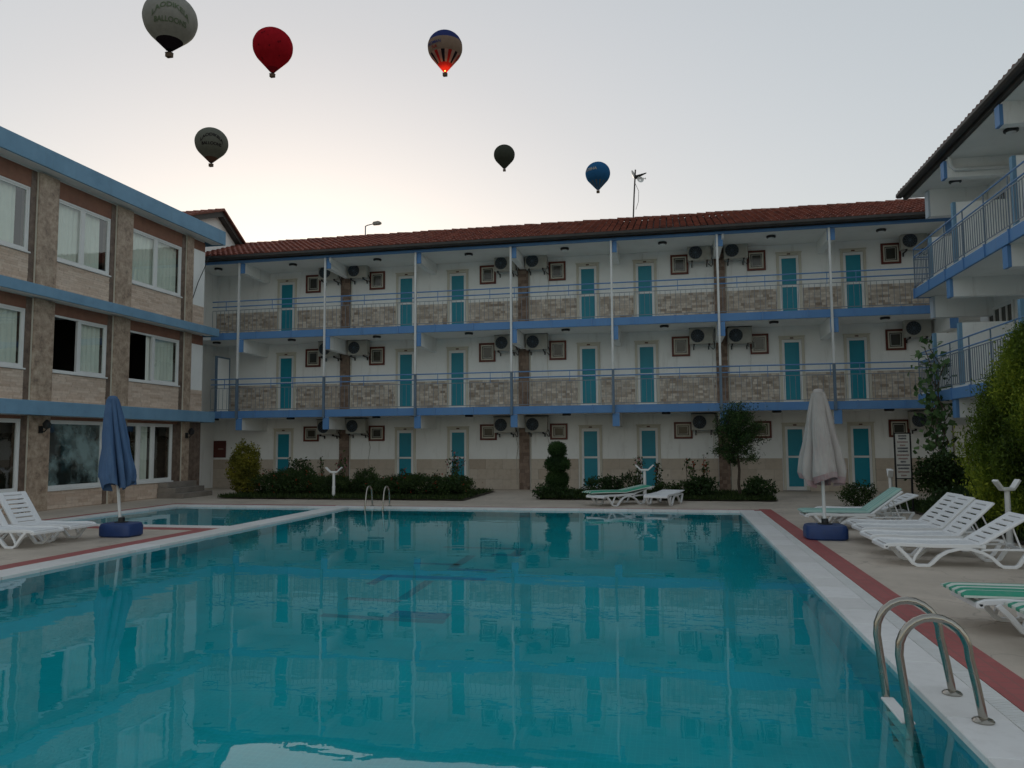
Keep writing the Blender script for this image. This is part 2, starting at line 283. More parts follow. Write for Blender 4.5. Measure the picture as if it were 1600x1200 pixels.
# ------------------------------------------------------------------ mesh helpers
WORLD = {}
def wl(o): return WORLD.get(o.name, Vector((0, 0, 0))) if o else Vector((0, 0, 0))
def tag(o, label=None, cat=None, group=None, kind=None):
    if label: o['label'] = label
    if cat: o['category'] = cat
    if group: o['group'] = group
    if kind: o['kind'] = kind
    return o
def empty(name, loc=(0, 0, 0), rz=0.0, parent=None):
    o = bpy.data.objects.new(name, None); COL.objects.link(o); o.empty_display_size = 0.3
    o.rotation_euler.z = rz; WORLD[o.name] = Vector(loc)
    if parent: o.parent = parent; o.location = Vector(loc) - wl(parent)
    else: o.location = loc
    return o
class MB:
    def __init__(s): s.v = []; s.f = []; s.mi = []; s.va = []
    def add(s, verts, faces, m=0, vary=0.5):
        b = len(s.v); s.v.extend(verts)
        for f in faces: s.f.append(tuple(i + b for i in f)); s.mi.append(m); s.va.append(vary)
        return s
    def box(s, x0, x1, y0, y1, z0, z1, m=0, vary=0.5):
        return s.add([(x0, y0, z0), (x1, y0, z0), (x1, y1, z0), (x0, y1, z0), (x0, y0, z1), (x1, y0, z1), (x1, y1, z1), (x0, y1, z1)],
                     [(0, 3, 2, 1), (4, 5, 6, 7), (0, 1, 5, 4), (1, 2, 6, 5), (2, 3, 7, 6), (3, 0, 4, 7)], m, vary)
    def tube(s, pts, r, n=8, m=0, caps=True, ell=None):
        pts = [Vector(p) for p in pts]; k = len(pts); rs = r if isinstance(r, (list, tuple)) else [r] * k
        vs, fs = [], []; prev = None
        for i, p in enumerate(pts):
            t = (pts[min(i + 1, k - 1)] - pts[max(i - 1, 0)]).normalized()
            if prev is None:
                a = Vector((0, 0, 1)) if abs(t.z) < 0.9 else Vector((1, 0, 0)); u = t.cross(a).normalized()
            else: u = (prev - t * prev.dot(t)).normalized()
            prev = u; w = t.cross(u)
            for j in range(n):
                a = 2 * math.pi * j / n; vs.append(tuple(p + (u * math.cos(a) + w * math.sin(a)) * rs[i]))
        for i in range(k - 1):
            for j in range(n):
                fs.append((i * n + j, i * n + (j + 1) % n, (i + 1) * n + (j + 1) % n, (i + 1) * n + j))
        if caps: fs.append(tuple(range(n))[::-1]); fs.append(tuple((k - 1) * n + j for j in range(n)))
        return s.add(vs, fs, m)
    def lathe(s, prof, n=16, c=(0, 0, 0), m=0, caps=True, fn=None):
        vs, fs = [], []
        for (r, z) in prof:
            for j in range(n):
                a = 2 * math.pi * j / n; rr = r * (fn(a, z) if fn else 1)
                vs.append((c[0] + rr * math.cos(a), c[1] + rr * math.sin(a), c[2] + z))
        for i in range(len(prof) - 1):
            for j in range(n): fs.append((i * n + j, i * n + (j + 1) % n, (i + 1) * n + (j + 1) % n, (i + 1) * n + j))
        if caps: fs.append(tuple(range(n))[::-1]); fs.append(tuple((len(prof) - 1) * n + j for j in range(n)))
        return s.add(vs, fs, m)
    def prism(s, poly, axis, a0, a1, m=0):
        """poly of 2-D points extruded along axis 0/1/2 (2-D order: the two other axes in order)"""
        k = len(poly)
        def P(q, a):
            return (a, q[0], q[1]) if axis == 0 else (q[0], a, q[1]) if axis == 1 else (q[0], q[1], a)
        vs = [P(q, a0) for q in poly] + [P(q, a1) for q in poly]
        fs = [tuple(range(k)), tuple(range(2 * k - 1, k - 1, -1))] + [(i, i + k, (i + 1) % k + k, (i + 1) % k) for i in range(k)]
        return s.add(vs, fs, m)
    def mesh(s, name, mats, org=(0, 0, 0), smooth=None, recalc=True):
        me = bpy.data.meshes.new(name); o = Vector(org)
        me.from_pydata([(x - o.x, y - o.y, z - o.z) for x, y, z in s.v], [], s.f)
        for mm in (mats if isinstance(mats, (list, tuple)) else [mats]): me.materials.append(M[mm])
        if any(s.mi): me.polygons.foreach_set('material_index', s.mi)
        if len(set(s.va)) > 1:
            me.attributes.new('vary', 'FLOAT', 'FACE').data.foreach_set('value', s.va)
        me.validate(); me.update()
        if not recalc: return me
        bm = bmesh.new(); bm.from_mesh(me); bmesh.ops.recalc_face_normals(bm, faces=bm.faces); bm.to_mesh(me); bm.free()
        if smooth:
            me.polygons.foreach_set('use_smooth', [True] * len(me.polygons)); me.set_sharp_from_angle(angle=R(smooth))
        return me
    def build(s, name, mats, parent=None, org=None, smooth=None, bevel=0, local=False, recalc=True, **t):
        base = Vector((0, 0, 0)) if local else wl(parent)
        org = Vector(org) if org is not None else base
        o = bpy.data.objects.new(name, s.mesh(name, mats, org, smooth, recalc)); COL.objects.link(o)
        WORLD[o.name] = org
        if parent: o.parent = parent; o.location = org - base
        else: o.location = org
        if bevel:
            b = o.modifiers.new('bevel', 'BEVEL'); b.width = bevel; b.segments = 2; b.limit_method = 'ANGLE'
        return tag(o, **t)
def inst(name, me, parent, loc, rot=None, bevel=0, scale=None):
    """an object on shared mesh data at world location loc under parent (parent unrotated)"""
    o = bpy.data.objects.new(name, me); COL.objects.link(o); WORLD[o.name] = Vector(loc)
    o.location = Vector(loc) - wl(parent)
    if parent: o.parent = parent
    if rot: o.rotation_euler = rot
    if scale: o.scale = scale
    if bevel:
        b = o.modifiers.new('bevel', 'BEVEL'); b.width = bevel; b.segments = 1; b.limit_method = 'ANGLE'
    return o
def copy_tree(o, parent=None):
    c = o.copy(); COL.objects.link(c); c.parent = parent
    if parent: WORLD[c.name] = WORLD.get(o.name, Vector())
    for ch in list(o.children): copy_tree(ch, c)
    return c
rnd = random.Random(11)
def cladding(mb, u0, u1, z0, z1, place, rowh, wmin, wmax, gap=0.008, dep=0.012, m=0, seed=1):
    """courses of small stones, every stone a box of its own standing a little proud"""
    r = random.Random(seed); z = z0; nrow = max(1, round((z1 - z0) / rowh)); h = (z1 - z0) / nrow
    for k in range(nrow):
        u = u0 - r.random() * wmin
        while u < u1:
            w = r.uniform(wmin, wmax); a, b = max(u, u0), min(u + w, u1)
            if b - a > 0.03:
                d = 0.012 + r.random() * dep
                x0, y0, q0 = place(a + gap / 2, z + gap / 2, 0); x1, y1, q1 = place(b - gap / 2, z + h - gap / 2, d)
                mb.box(min(x0, x1), max(x0, x1), min(y0, y1), max(y0, y1), min(q0, q1), max(q0, q1), m, r.random())
            u += w
        z += h
def roof_tiles(mb, org, ud, vd, nu, nv, w, l, seed=3):
    """overlapping barrel tiles over a slope: ud across, vd up the slope (unit vectors)"""
    r = random.Random(seed); org, ud, vd = Vector(org), Vector(ud).normalized(), Vector(vd).normalized(); nd = ud.cross(vd)
    if nd.z < 0: nd = -nd
    for i in range(nu):
        for j in range(nv):
            o = org + ud * (i * w + r.uniform(-.006, .006)) + vd * (j * l + r.uniform(-.015, .015)) + nd * r.uniform(0, .008)
            vs = []
            for (v, lift, sc) in ((0, 0.045, 1.0), (l * 1.15, 0.0, 0.86)):
                for q in range(5):
                    a = math.pi * q / 4
                    vs.append(tuple(o + ud * (w / 2 - math.cos(a) * w * 0.46 * sc) + vd * v + nd * (math.sin(a) * w * 0.33 * sc + lift)))
            mb.add(vs, [(q, q + 1, q + 6, q + 5) for q in range(4)] + [(0, 1, 2, 3, 4)], 0, r.random())
def leaves(name, mat, pts, size, parent=None, seed=0, asp=0.55, up=0.3, vary=None, org=None, **t):
    """one mesh of many folded leaf blades at pts (world)"""
    g = np.random.default_rng(seed); P = np.asarray(pts, float); n = len(P)
    d = g.normal(size=(n, 3)); d[:, 2] += up; d /= np.linalg.norm(d, axis=1)[:, None]
    e = g.normal(size=(n, 3)); e -= (e * d).sum(1)[:, None] * d; e /= np.linalg.norm(e, axis=1)[:, None]
    nn = np.cross(d, e); s = (size * g.uniform(0.6, 1.3, n))[:, None]
    org = np.array(org if org is not None else (wl(parent) if parent else (0, 0, 0)), float)
    V = np.stack([P, P + d * s * .55 + e * s * asp * .5 + nn * s * .08, P + d * s, P + d * s * .55 - e * s * asp * .5 + nn * s * .08], 1) - org
    me = bpy.data.meshes.new(name); me.vertices.add(4 * n); me.vertices.foreach_set('co', V.reshape(-1))
    idx = np.arange(n)[:, None] * 4 + np.array([0, 1, 2, 0, 2, 3]); me.loops.add(6 * n); me.loops.foreach_set('vertex_index', idx.reshape(-1).astype(np.int32))
    me.polygons.add(2 * n); me.polygons.foreach_set('loop_start', np.arange(0, 6 * n, 3, dtype=np.int32))
    me.materials.append(M[mat]); me.update(calc_edges=True)
    vv = g.random(n) if vary is None else np.clip(vary + g.normal(0, .12, n), 0, 1)
    me.attributes.new('vary', 'FLOAT', 'FACE').data.foreach_set('value', np.repeat(vv, 2).astype(np.float32))
    o = bpy.data.objects.new(name, me); COL.objects.link(o); WORLD[o.name] = Vector(org)
    if parent: o.parent = parent; o.location = Vector(org) - wl(parent)
    else: o.location = org
    return tag(o, **t)
def blob(n, ells, seed, shell=0.45, rough=0.22):
    """points in a union of ellipsoids (cx,cy,cz,rx,ry,rz), thinner inside, lumpy outline"""
    g = np.random.default_rng(seed); E = np.array(ells, float); a = E[:, 3] * E[:, 4] + E[:, 4] * E[:, 5] + E[:, 3] * E[:, 5]
    k = g.choice(len(E), n, p=a / a.sum()); d = g.normal(size=(n, 3)); d /= np.linalg.norm(d, axis=1)[:, None]
    ph = g.uniform(0, 6.28, 6)
    lump = 1 + rough * (np.sin(5 * d[:, 0] + 3 * d[:, 2] + ph[0] + k) * np.sin(4 * d[:, 1] - 3 * d[:, 2] + ph[1]) + 0.6 * np.sin(9 * d[:, 0] + 8 * d[:, 1] + 9 * d[:, 2] + ph[2]))
    r = shell + (1 - shell) * g.random(n) ** 0.6
    return E[k, :3] + d * E[k, 3:] * (r * lump)[:, None]
def yfront(Y): return lambda u, z, d: (u, Y - d, z)
def xfront(X): return lambda u, z, d: (X + d, u, z)

# ================================================================== SETTING
# ground and deck: sheets with the pool basins cut out
def sheet(name, xs, ys, holes, z, mat, **t):
    mb = MB()
    for i in range(len(xs) - 1):
        for j in range(len(ys) - 1):
            cx, cy = (xs[i] + xs[i + 1]) / 2, (ys[j] + ys[j + 1]) / 2
            if any(a < cx < b and c < cy < d for a, b, c, d in holes): continue
            mb.add([(xs[i], ys[j], z), (xs[i + 1], ys[j], z), (xs[i + 1], ys[j + 1], z), (xs[i], ys[j + 1], z)], [(0, 1, 2, 3)])
    return mb.build(name, mat, kind='structure', **t)
PX0, PX1, PY0, PY1 = -8.28, 1.58, 1.5, 18.72        # main pool water
KX0, KX1, KY0, KY1 = -13.2, -8.72, 14.0, 18.6        # children's pool water
sheet('ground', [-3000, -30, 22, 3000], [-3000, -12, 40, 6000], [(-30, 22, -12, 40)], -0.06, 'ground_far',
      label='dry brown earth stretching away beyond the hotel', cat='ground')
sheet('pool_deck', [-30, KX0, KX1, PX0, PX1, 22], [-12, PY0, KY0, KY1, PY1, 40], [(PX0, PX1, PY0, PY1), (KX0, KX1, KY0, KY1)], 0.0, 'deck',
      label='beige paved terrace around the two swimming pools', cat='terrace')
def basin(name, x0, x1, y0, y1, depth, label):
    mb = MB(); zf = -depth; zt = -0.008
    mb.add([(x0, y0, zf), (x1, y0, zf), (x1, y1, zf), (x0, y1, zf)], [(0, 1, 2, 3)], 0)
    for a, b, m in (((x0, y0), (x1, y0), 1), ((x1, y0), (x1, y1), 2), ((x1, y1), (x0, y1), 1), ((x0, y1), (x0, y0), 2)):
        mb.add([(*a, zf), (*b, zf), (*b, zt), (*a, zt)], [(0, 1, 2, 3)], m)
    return mb.build(name, ['pool_floor', 'pool_wall_x', 'pool_wall_y'], org=((x0 + x1) / 2, (y0 + y1) / 2, zf), kind='structure', label=label, cat='pool')
pool = basin('swimming_pool', PX0, PX1, PY0, PY1, 1.5, 'large rectangular turquoise tiled swimming pool in the courtyard')
kpool = basin('paddling_pool', KX0, KX1, KY0, KY1, 0.55, 'small shallow paddling pool beside the large pool')
# mosaic strokes on the floor of the large pool
zf = -1.494
strokes = [(-4.13, -2.61, 13.50, 13.66, 1), (-4.11, -3.34, 11.80, 11.95, 0), (-3.05, -2.53, 12.82, 12.98, 0), (-3.45, -3.29, 11.62, 12.75, 1), (-3.42, -2.67, 11.42, 11.57, 0),
           (-4.14, -2.65, 10.72, 10.92, 0), (-4.24, -4.10, 10.20, 10.90, 0), (-4.16, -3.40, 9.28, 9.42, 1), (-3.5, -3.36, 9.45, 10.6, 1), (-4.1, -2.58, 8.45, 8.60, 1), (-3.3, -2.6, 8.62, 8.9, 0), (-2.75, -2.6, 13.0, 13.48, 1)]
for x0, x1, y0, y1, mm in strokes:
    MB().add([(x0, y0, zf), (x1, y0, zf), (x1, y1, zf), (x0, y1, zf)], [(0, 1, 2, 3)]).build('floor_mosaic', 'mosaic_maroon' if mm else 'mosaic_navy', pool)
# coping tiles, red bands, gratings
CW = 0.33
def coping_run(par, axis, a0, a1, b0, b1, step=0.6):
    """axis 0: run along X between a0..a1, across b0..b1 in Y"""
    n = max(1, round((a1 - a0) / step)); L = (a1 - a0) / n; g = 0.005
    h = 0.022
    lx, ly = (L - g, b1 - b0) if axis == 0 else (b1 - b0, L - g)
    mb = MB().box(-lx / 2, lx / 2, -ly / 2, ly / 2, -0.03, h); me = mb.mesh('coping_tile', 'coping')
    for k in range(n):
        c = a0 + (k + .5) * L; loc = (c, (b0 + b1) / 2, rnd.uniform(-.001, .001)) if axis == 0 else ((b0 + b1) / 2, c, rnd.uniform(-.001, .001))
        inst('coping_tile', me, par, loc, (R(rnd.uniform(-.15, .15)), R(rnd.uniform(-.15, .15)), 0), bevel=0.006)
OV = 0.025
coping_run(pool, 1, PY0, PY1 - OV - .004, PX1 - OV, PX1 + CW - 0.01)
coping_run(pool, 1, PY0, KY0 - 0.005 - CW, PX0 - CW - 0.1, PX0 + OV)
coping_run(pool, 1, KY0 - CW, PY1 - OV - .004, KX1 - OV, PX0 + OV)
coping_run(pool, 0, KX1 - OV, PX1 + CW - 0.01, PY1 - OV, PY1 + CW)
coping_run(kpool, 0, KX0 - CW, KX1 - OV - .005, KY0 - CW + .04, KY0 + OV)
coping_run(kpool, 1, KY0 + OV + .005, KY1 - OV, KX0 - CW + .04, KX0 + OV)
coping_run(kpool, 0, KX0 - CW, KX1 - OV - .004, KY1 - OV, KY1 + CW)
def band(par, x0, x1, y0, y1):
    return MB().box(x0, x1, y0, y1, -0.02, 0.006).build('red_border', 'red_band', par)
band(pool, 2.06, 2.34, PY0, PY1 + CW + .5)
band(pool, KX0 - CW - .3, 2.058, PY1 + CW + .08, PY1 + CW + .31)
band(pool, PX0 - CW - .50, PX0 - CW - .11, PY0, KY0 - CW - .30)
band(kpool, KX0 - CW - .3, PX0 - CW - .11, KY0 - CW - .285, KY0 - CW + .03)
band(kpool, KX0 - CW - .3, KX0 - CW + .02, KY0 - CW + .04, PY1 + CW + .07)
# overflow grating along the right edge: a slotted run of white bars
gb = MB(); y = PY0
while y < PY1 + .3:
    gb.box(PX1 + CW + .005, 2.048, y, y + .021, -.02, .009 + rnd.uniform(-.0012, .0012)); y += .030
gb.box(PX1 + CW - .002, 2.05, PY0, PY1 + .3, -.03, -.021)
gb.build('drain_grating', 'white_metal', pool, kind='stuff')
# water
def water(name, x0, x1, y0, y1, z, mat, label):
    MB().add([(x0, y0, z), (x1, y0, z), (x1, y1, z), (x0, y1, z)], [(0, 1, 2, 3)]).build(name, mat, recalc=False, kind='structure', label=label, cat='water')
water('pool_water', PX0 + .002, PX1 - .002, PY0 + .002, PY1 - .002, -.022, 'water', 'still turquoise water of the large pool mirroring the hotel')
water('paddling_pool_water', KX0 + .002, KX1 - .002, KY0 + .002, KY1 - .002, -.022, 'water_shallow', 'still pale water of the small paddling pool')

# ================================================================== GALLERY BUILDING (across the pool)
YF, YW = 24.94, 26.76
S1T, S1B, S2T, S2B, EV = 2.874, 2.613, 5.742, 5.485, 8.45
GX0, GX1 = -17.9, 14.5
gal = empty('gallery_hotel_building', (-4.2, YW, 0))
tag(gal, 'three storey white gallery building with teal doors and red tiled roof', 'building')
FLOORS = [(0.0, 'ground'), (S1T, 'middle'), (S2T, 'top')]
MB().box(GX0, GX1, YW, 33.0, 0, 8.42).build('wall', 'plaster', gal)
PIL = [-11.99, -5.11, 1.76, 8.63]; POST = [-15.36 + 3.39 * k for k in range(8)]
DOORX = [-14.42, -9.58, -7.58, -2.77, -0.76, 4.04, 6.08]; WINX = [-13.33, -10.72, -6.45, -3.88, 0.41, 2.98, 7.26]
def free_spans(x0, x1, blocks):
    out = []; a = x0
    for b0, b1 in sorted(blocks):
        if b0 > a: out.append((a, b0))
        a = max(a, b1)
    if a < x1: out.append((a, x1))
    return out
blocks = [(x - .42, x + .42) for x in DOORX] + [(p - .20, p + .20) for p in PIL]
# ground floor dado: slabs of travertine, each its own tile
dado = MB()
for a, b in free_spans(GX0 + .4, GX1, blocks): dado.box(a, b, YW - .012, YW, 0, 1.08)
dado = dado.build('dado', 'concrete', gal)
TILES = {}
for a, b in free_spans(GX0 + .4, GX1, blocks):
    for row in range(3):
        n = max(1, round((b - a) / .62)); L = (b - a) / n; off = 0 if row != 1 else L / 2
        cuts = [a] + [a + off + L * k for k in range(0 if off else 1, n + 1) if a + .08 < a + off + L * k < b - .08] + [b]
        for c0, c1 in zip(cuts, cuts[1:]):
            key = round(c1 - c0, 3)
            if key not in TILES: TILES[key] = MB().box(-(c1 - c0) / 2 + .003, (c1 - c0) / 2 - .003, -.014, 0, -.177, .177).mesh('dado_tile', 'dado_stone')
            inst('dado_tile', TILES[key], dado, ((c0 + c1) / 2, YW - .012 - rnd.random() * .003, .181 + row * .362))
for z, nm in FLOORS[1:]:
    mb = MB()
    for i, (a, b) in enumerate(free_spans(GX0 + .4, GX1, blocks)):
        mb.box(a, b, YW - .006, YW + .01, z, z + 1.06, 0, .1)
        cladding(mb, a, b, z, z + 1.06, yfront(YW), .088, .10, .26, .007, .014, 0, i + int(z * 10))
    mb.build('stone_cladding', 'split_stone', gal, kind='stuff')
for p in PIL:
    for zi, (z0, z1) in enumerate(((0, S1B), (S1T, S2B), (S2T, 8.35))):
        mb = MB().box(p - .178, p + .178, YW - .075, YW + .02, z0, z1, 0, .2)
        cladding(mb, p - .19, p + .19, z0, z1, yfront(YW - .075), .12, .12, .22, .006, .012, 0, int(p * 7 + zi * 31) % 997)
        mb.build('stone_pillar', 'pillar_stone', gal, kind='stuff')
        MB().tube([(p + .225, YW - .03, z0), (p + .225, YW - .03, z1)], .016, 6).build('cable_conduit', 'cream_trim', gal)
# doors
def make_door_meshes(h):
    A = MB()                                                   # architrave + frame
    A.box(-.40, -.315, -.05, 0, 0, h); A.box(.315, .40, -.05, 0, 0, h); A.box(-.315, .315, -.05, 0, h - .085, h)
    A.box(-.425, .425, -.07, -.002, h, h + .035)
    L = MB(); zt = h - .10
    L.box(-.312, -.235, -.032, -.002, .03, zt); L.box(.235, .312, -.032, -.002, .03, zt)
    for z0, z1 in ((.03, .15), (1.10, 1.165), (zt - .085, zt)): L.box(-.234, .234, -.031, -.002, z0, z1)
    U = MB().box(-.2335, .2335, -.016, -.001, 1.166, zt - .086); D = MB().box(-.2335, .2335, -.016, -.001, .151, 1.099)
    H = MB().box(-.288, -.262, -.045, -.032, 1.0, 1.22); H.tube([(-.275, -.045, 1.14), (-.275, -.075, 1.14), (-.17, -.078, 1.14)], .009, 6)
    P = MB().box(-.055, .055, -.058, -.05, h - .065, h - .02)
    T = MB().box(-.43, .43, -.12, -.002, 0, .028)
    return [A.mesh('door', 'cream_trim'), L.mesh('leaf_frame', 'pvc'), U.mesh('upper_panel', 'teal_panel'), D.mesh('lower_panel', 'teal_panel'), H.mesh('handle', 'white_metal', smooth=40), P.mesh('number_plate', 'wood'), T.mesh('threshold', 'stone_step')]
DM = {h: make_door_meshes(h) for h in (2.23, 2.27)}
for z, nm in FLOORS:
    ms = DM[2.23 if z == 0 else 2.27]
    for x in DOORX:
        jx = x + rnd.uniform(-.015, .015) + (-.06 if (z == 0 and x < -14) else 0)
        d = inst('door', ms[0], gal, (jx, YW - .001, z), bevel=0.006)
        for k, nn in enumerate(('leaf_frame', 'upper_panel', 'lower_panel', 'handle', 'number_plate', 'threshold')):
            inst(nn, ms[k + 1], d, (jx, YW - .001, z))
# small bathroom windows
def win_meshes(w, h):
    F = MB(); t = .062
    for b in ((-w / 2, w / 2, 0, t), (-w / 2, w / 2, h - t, h), (-w / 2, -w / 2 + t, t, h - t), (w / 2 - t, w / 2, t, h - t)): F.box(b[0], b[1], -.05, .0, b[2], b[3])
    G = MB(); a, b0, b1, s = w / 2 - t - .012, t + .012, h - t - .012, .04
    for b in ((-a, a, b0, b0 + s), (-a, a, b1 - s, b1), (-a, -a + s, b0 + s, b1 - s), (a - s, a, b0 + s, b1 - s)): G.box(b[0], b[1], -.036, .0, b[2], b[3])
    G.box(-a - .011, a + .011, -.012, 0, b0 - .011, b1 + .011)
    P = MB().box(-a + s, a - s, -.018, -.013, b0 + s, b1 - s)
    S = MB(); q = a - s - .03                                   # inner sash hanging ajar
    for b in ((-q, q, b0 + s + .03, b0 + s + .05), (-q, q, b1 - s - .05, b1 - s - .03), (-q, -q + .02, b0 + s + .05, b1 - s - .05), (q - .02, q, b0 + s + .05, b1 - s - .05)): S.box(b[0], b[1], -.030, -.019, b[2], b[3])
    return F.mesh('window', 'brown_frame'), G.mesh('inner_frame', 'cream_trim'), P.mesh('pane', 'dark_pane'), S.mesh('sash', 'ac_body')
WM = {0: win_meshes(.62, .57), 1: win_meshes(.61, .69)}
for z, nm in FLOORS:
    ms = WM[0 if z == 0 else 1]
    for i, x in enumerate(WINX):
        jx = x + rnd.uniform(-.02, .02); zz = 1.76 if z == 0 else z + 1.72
        o = inst('window', ms[0], gal, (jx, YW - .001, zz))
        inst('inner_frame', ms[1], o, (jx, YW - .001, zz)); inst('pane', ms[2], o, (jx, YW - .001, zz))
        s = inst('sash', ms[3], o, (jx + rnd.uniform(-.01, .01), YW - .001, zz + rnd.uniform(-.008, .012)))
# slabs, beams, posts
for st, sb in ((S1T, S1B), (S2T, S2B)):
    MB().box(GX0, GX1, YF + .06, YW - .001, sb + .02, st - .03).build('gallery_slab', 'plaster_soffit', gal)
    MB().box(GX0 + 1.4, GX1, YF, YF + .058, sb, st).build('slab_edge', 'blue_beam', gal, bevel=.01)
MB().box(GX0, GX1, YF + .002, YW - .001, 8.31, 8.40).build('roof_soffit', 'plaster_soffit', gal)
MB().box(GX0 + .6, GX1, YF - .10, YF, 8.30, 8.46).build('eave_beam', 'blue_beam', gal, bevel=.01)
for bz0, bz1 in ((2.18, S1B + .02), (5.02, S2B + .02), (7.93, 8.31)):
    me = MB().prism([(YF + .03, bz0), (YW - .002, bz0 + .0), (YW - .002, bz1), (YF + .03, bz1)], 0, -.105, .105).mesh('cantilever_beam', 'plaster')
    me2 = MB().box(-.115, .115, YF - .012, YF + .03, bz0 - .006, bz1 - .035 if bz1 < 8 else bz1 - .02).mesh('beam_end', 'blue_beam')
    for p in POST:
        b = inst('cantilever_beam', me, gal, (p + .07, 0, 0)); inst('beam_end', me2, b, (p + .07, 0, 0))
for i, p in enumerate(POST[:7]):
    zb = 4.04 if i != 5 else 4.06
    o = MB().box(p - .034, p + .034, YF - .085, YF - .017, zb, 8.44).build('post', 'white_metal', gal, bevel=.006)
    MB().box(p - .04, p + .04, YF - .09, YF - .013, S1B - .03, zb).build('post_base', 'grey_blue_metal', o)
# short white rainwater outlets beside two posts
for p in (POST[1], POST[5]):
    MB().tube([(p + .19, YF - .05, 8.43), (p + .19, YF - .05, 8.2), (p + .17, YF + .1, 8.08), (p + .14, YF + .5, 8.04), (p + .1, YW - .1, 8.0)], .045, 8).build('rain_outlet', 'white_metal', gal, smooth=40)
# railings
bal_me = MB().box(-.0058, .0058, -.0058, .0058, 0, .73).mesh('baluster', 'baluster_paint')
brk_me = MB().box(-.022, .022, -.03, 0, -.24, .03).mesh('bracket', 'blue_rail')
stan_me = MB().box(-.011, .011, -.011, .011, -.02, 1.08).mesh('stanchion', 'grey_blue_metal')
link_me = MB().box(-.009, .009, -.009, .009, .80, 1.17).mesh('stanchion', 'blue_rail')
for st in (S1T, S2T):
    yr = YF + .005; x0, x1 = GX0 + 1.45, 8.6
    mb = MB().tube([(x0, yr, st + 1.16), (x1, yr, st + 1.16)], .021, 8).tube([(x0, yr, st + .965), (x1, yr, st + .965)], .021, 8)
    ra = mb.build('railing', 'blue_rail', gal, smooth=40)
    MB().box(x0, x1, yr - .008, yr + .008, st + .815, st + .835).box(x0, x1, yr - .008, yr + .008, st + .045, st + .065).build('flat_bar', 'baluster_paint', ra)
    n = int((x1 - x0) / .163)
    for k in range(n + 1):
        inst('baluster', bal_me, ra, (x0 + (x1 - x0) * k / n + rnd.uniform(-.008, .008), yr, st + .075), (0, R(rnd.uniform(-.4, .4)), 0))
    x = x0 + .45; k = 0
    while x < x1:
        inst('bracket', brk_me, ra, (x, YF - .001, st - .02))
        inst('stanchion', link_me, ra, (x + (.6 if k % 2 else .1), yr, st)); k += 1; x += 1.352
# roof
YE, ZE, YR, ZR = 24.62, 8.50, 28.5, 10.0
sl = Vector((0, YR - YE, ZR - ZE)); sln = sl.length; sl.normalize()
MB().prism([(YE + .03, ZE - .02), (YR, ZR - .03), (33.4, 8.5), (33.4, 8.43), (YE + .03, 8.43)], 0, GX0 + .55, GX1 + .2).build('roof_deck', 'dark_gutter', gal)
mb = MB(); roof_tiles(mb, (GX0 + .5, YE - .06, ZE - .01), (1, 0, 0), sl, 152, 12, .215, sln / 12, 5)
roof = mb.build('roof', 'roof_tile', gal, kind='stuff', smooth=50)
rt = MB(); seg = 7; vs = []
for (q, rr) in ((0, .135), (.36, .105)):
    for j in range(seg): a = math.pi * j / (seg - 1); vs.append((q, -math.cos(a) * rr, math.sin(a) * rr * .95))
rt.add(vs, [(j, j + 1, j + seg + 1, j + seg) for j in range(seg - 1)] + [tuple(range(seg))])
rt_me = rt.mesh('ridge_tile', 'ridge_tile', smooth=60)
x = GX0 + .5
while x < GX1 - .2:
    inst('ridge_tile', rt_me, roof, (x, YR, ZR + .01 + rnd.uniform(-.012, .012)), (0, R(rnd.uniform(-2, 1)), R(rnd.uniform(-2, 2)))); x += .325
gt = MB().prism([(YE - .10, ZE + .02), (YE - .11, ZE - .06), (YE - .07, ZE - .10), (YE + .06, ZE - .10), (YE + .28, ZE - .05), (YE + .28, ZE - .02), (YE + .04, ZE - .03), (YE + .03, ZE + .02)], 0, GX0 + .5, GX1 + .2)
gt.build('gutter', 'dark_gutter', gal)
MB().box(GX0 + .52, GX1, YE + .2, YF - .002, 8.385, 8.455).build('eave_board', 'dark_gutter', gal)

# ================================================================== GABLED STAIR HOUSE behind the clad wing
sh = empty('gabled_house', (-20, 26.6, 0)); tag(sh, 'white gabled house with red tiled roof rising behind the clad wing', 'house')
XG = -17.45
MB().prism([(24.0, 0), (24.0, 9.75), (26.62, 10.68), (28.3, 9.70), (28.9, 9.3), (28.9, 0)], 0, -24, XG).build('wall', 'plaster', sh)
a = Vector((0, 26.62 - 22.9, 10.88 - 9.45)); al = a.length
mb = MB(); roof_tiles(mb, (-24.0, 22.9, 9.45), (1, 0, 0), a, 32, 10, .215, al / 10, 8)
b = Vector((0, 26.62 - 29.4, 10.88 - 9.2)); bl = b.length
roof_tiles(mb, (-24.0, 29.4, 9.2), (1, 0, 0), b, 32, 9, .215, bl / 9, 9)
rf = mb.build('roof', 'roof_tile', sh, kind='stuff', smooth=50)
MB().prism([(22.88, 9.47), (26.62, 10.90), (29.42, 9.22), (29.4, 9.02), (26.62, 10.68), (22.9, 9.28)], 0, -24, -17.2).build('roof_deck', 'dark_gutter', sh)
x = -24.0
while x < -17.3: inst('ridge_tile', rt_me, rf, (x, 26.62, 10.9)); x += .325
vme = MB().box(-.12, .10, -.02, .34, -.02, .05).mesh('verge_tile', 'ridge_tile')
for (o0, dv, ll) in ((Vector((-17.2, 22.9, 9.47)), a.normalized(), al), (Vector((-17.2, 29.4, 9.22)), b.normalized(), bl)):
    k = 0
    while k * .3 < ll - .1:
        p = o0 + dv * (k * .3) + Vector((0, 0, .03)); inst('verge_tile', vme, rf, p, (math.atan2(dv.z, dv.y), 0, 0)); k += 1

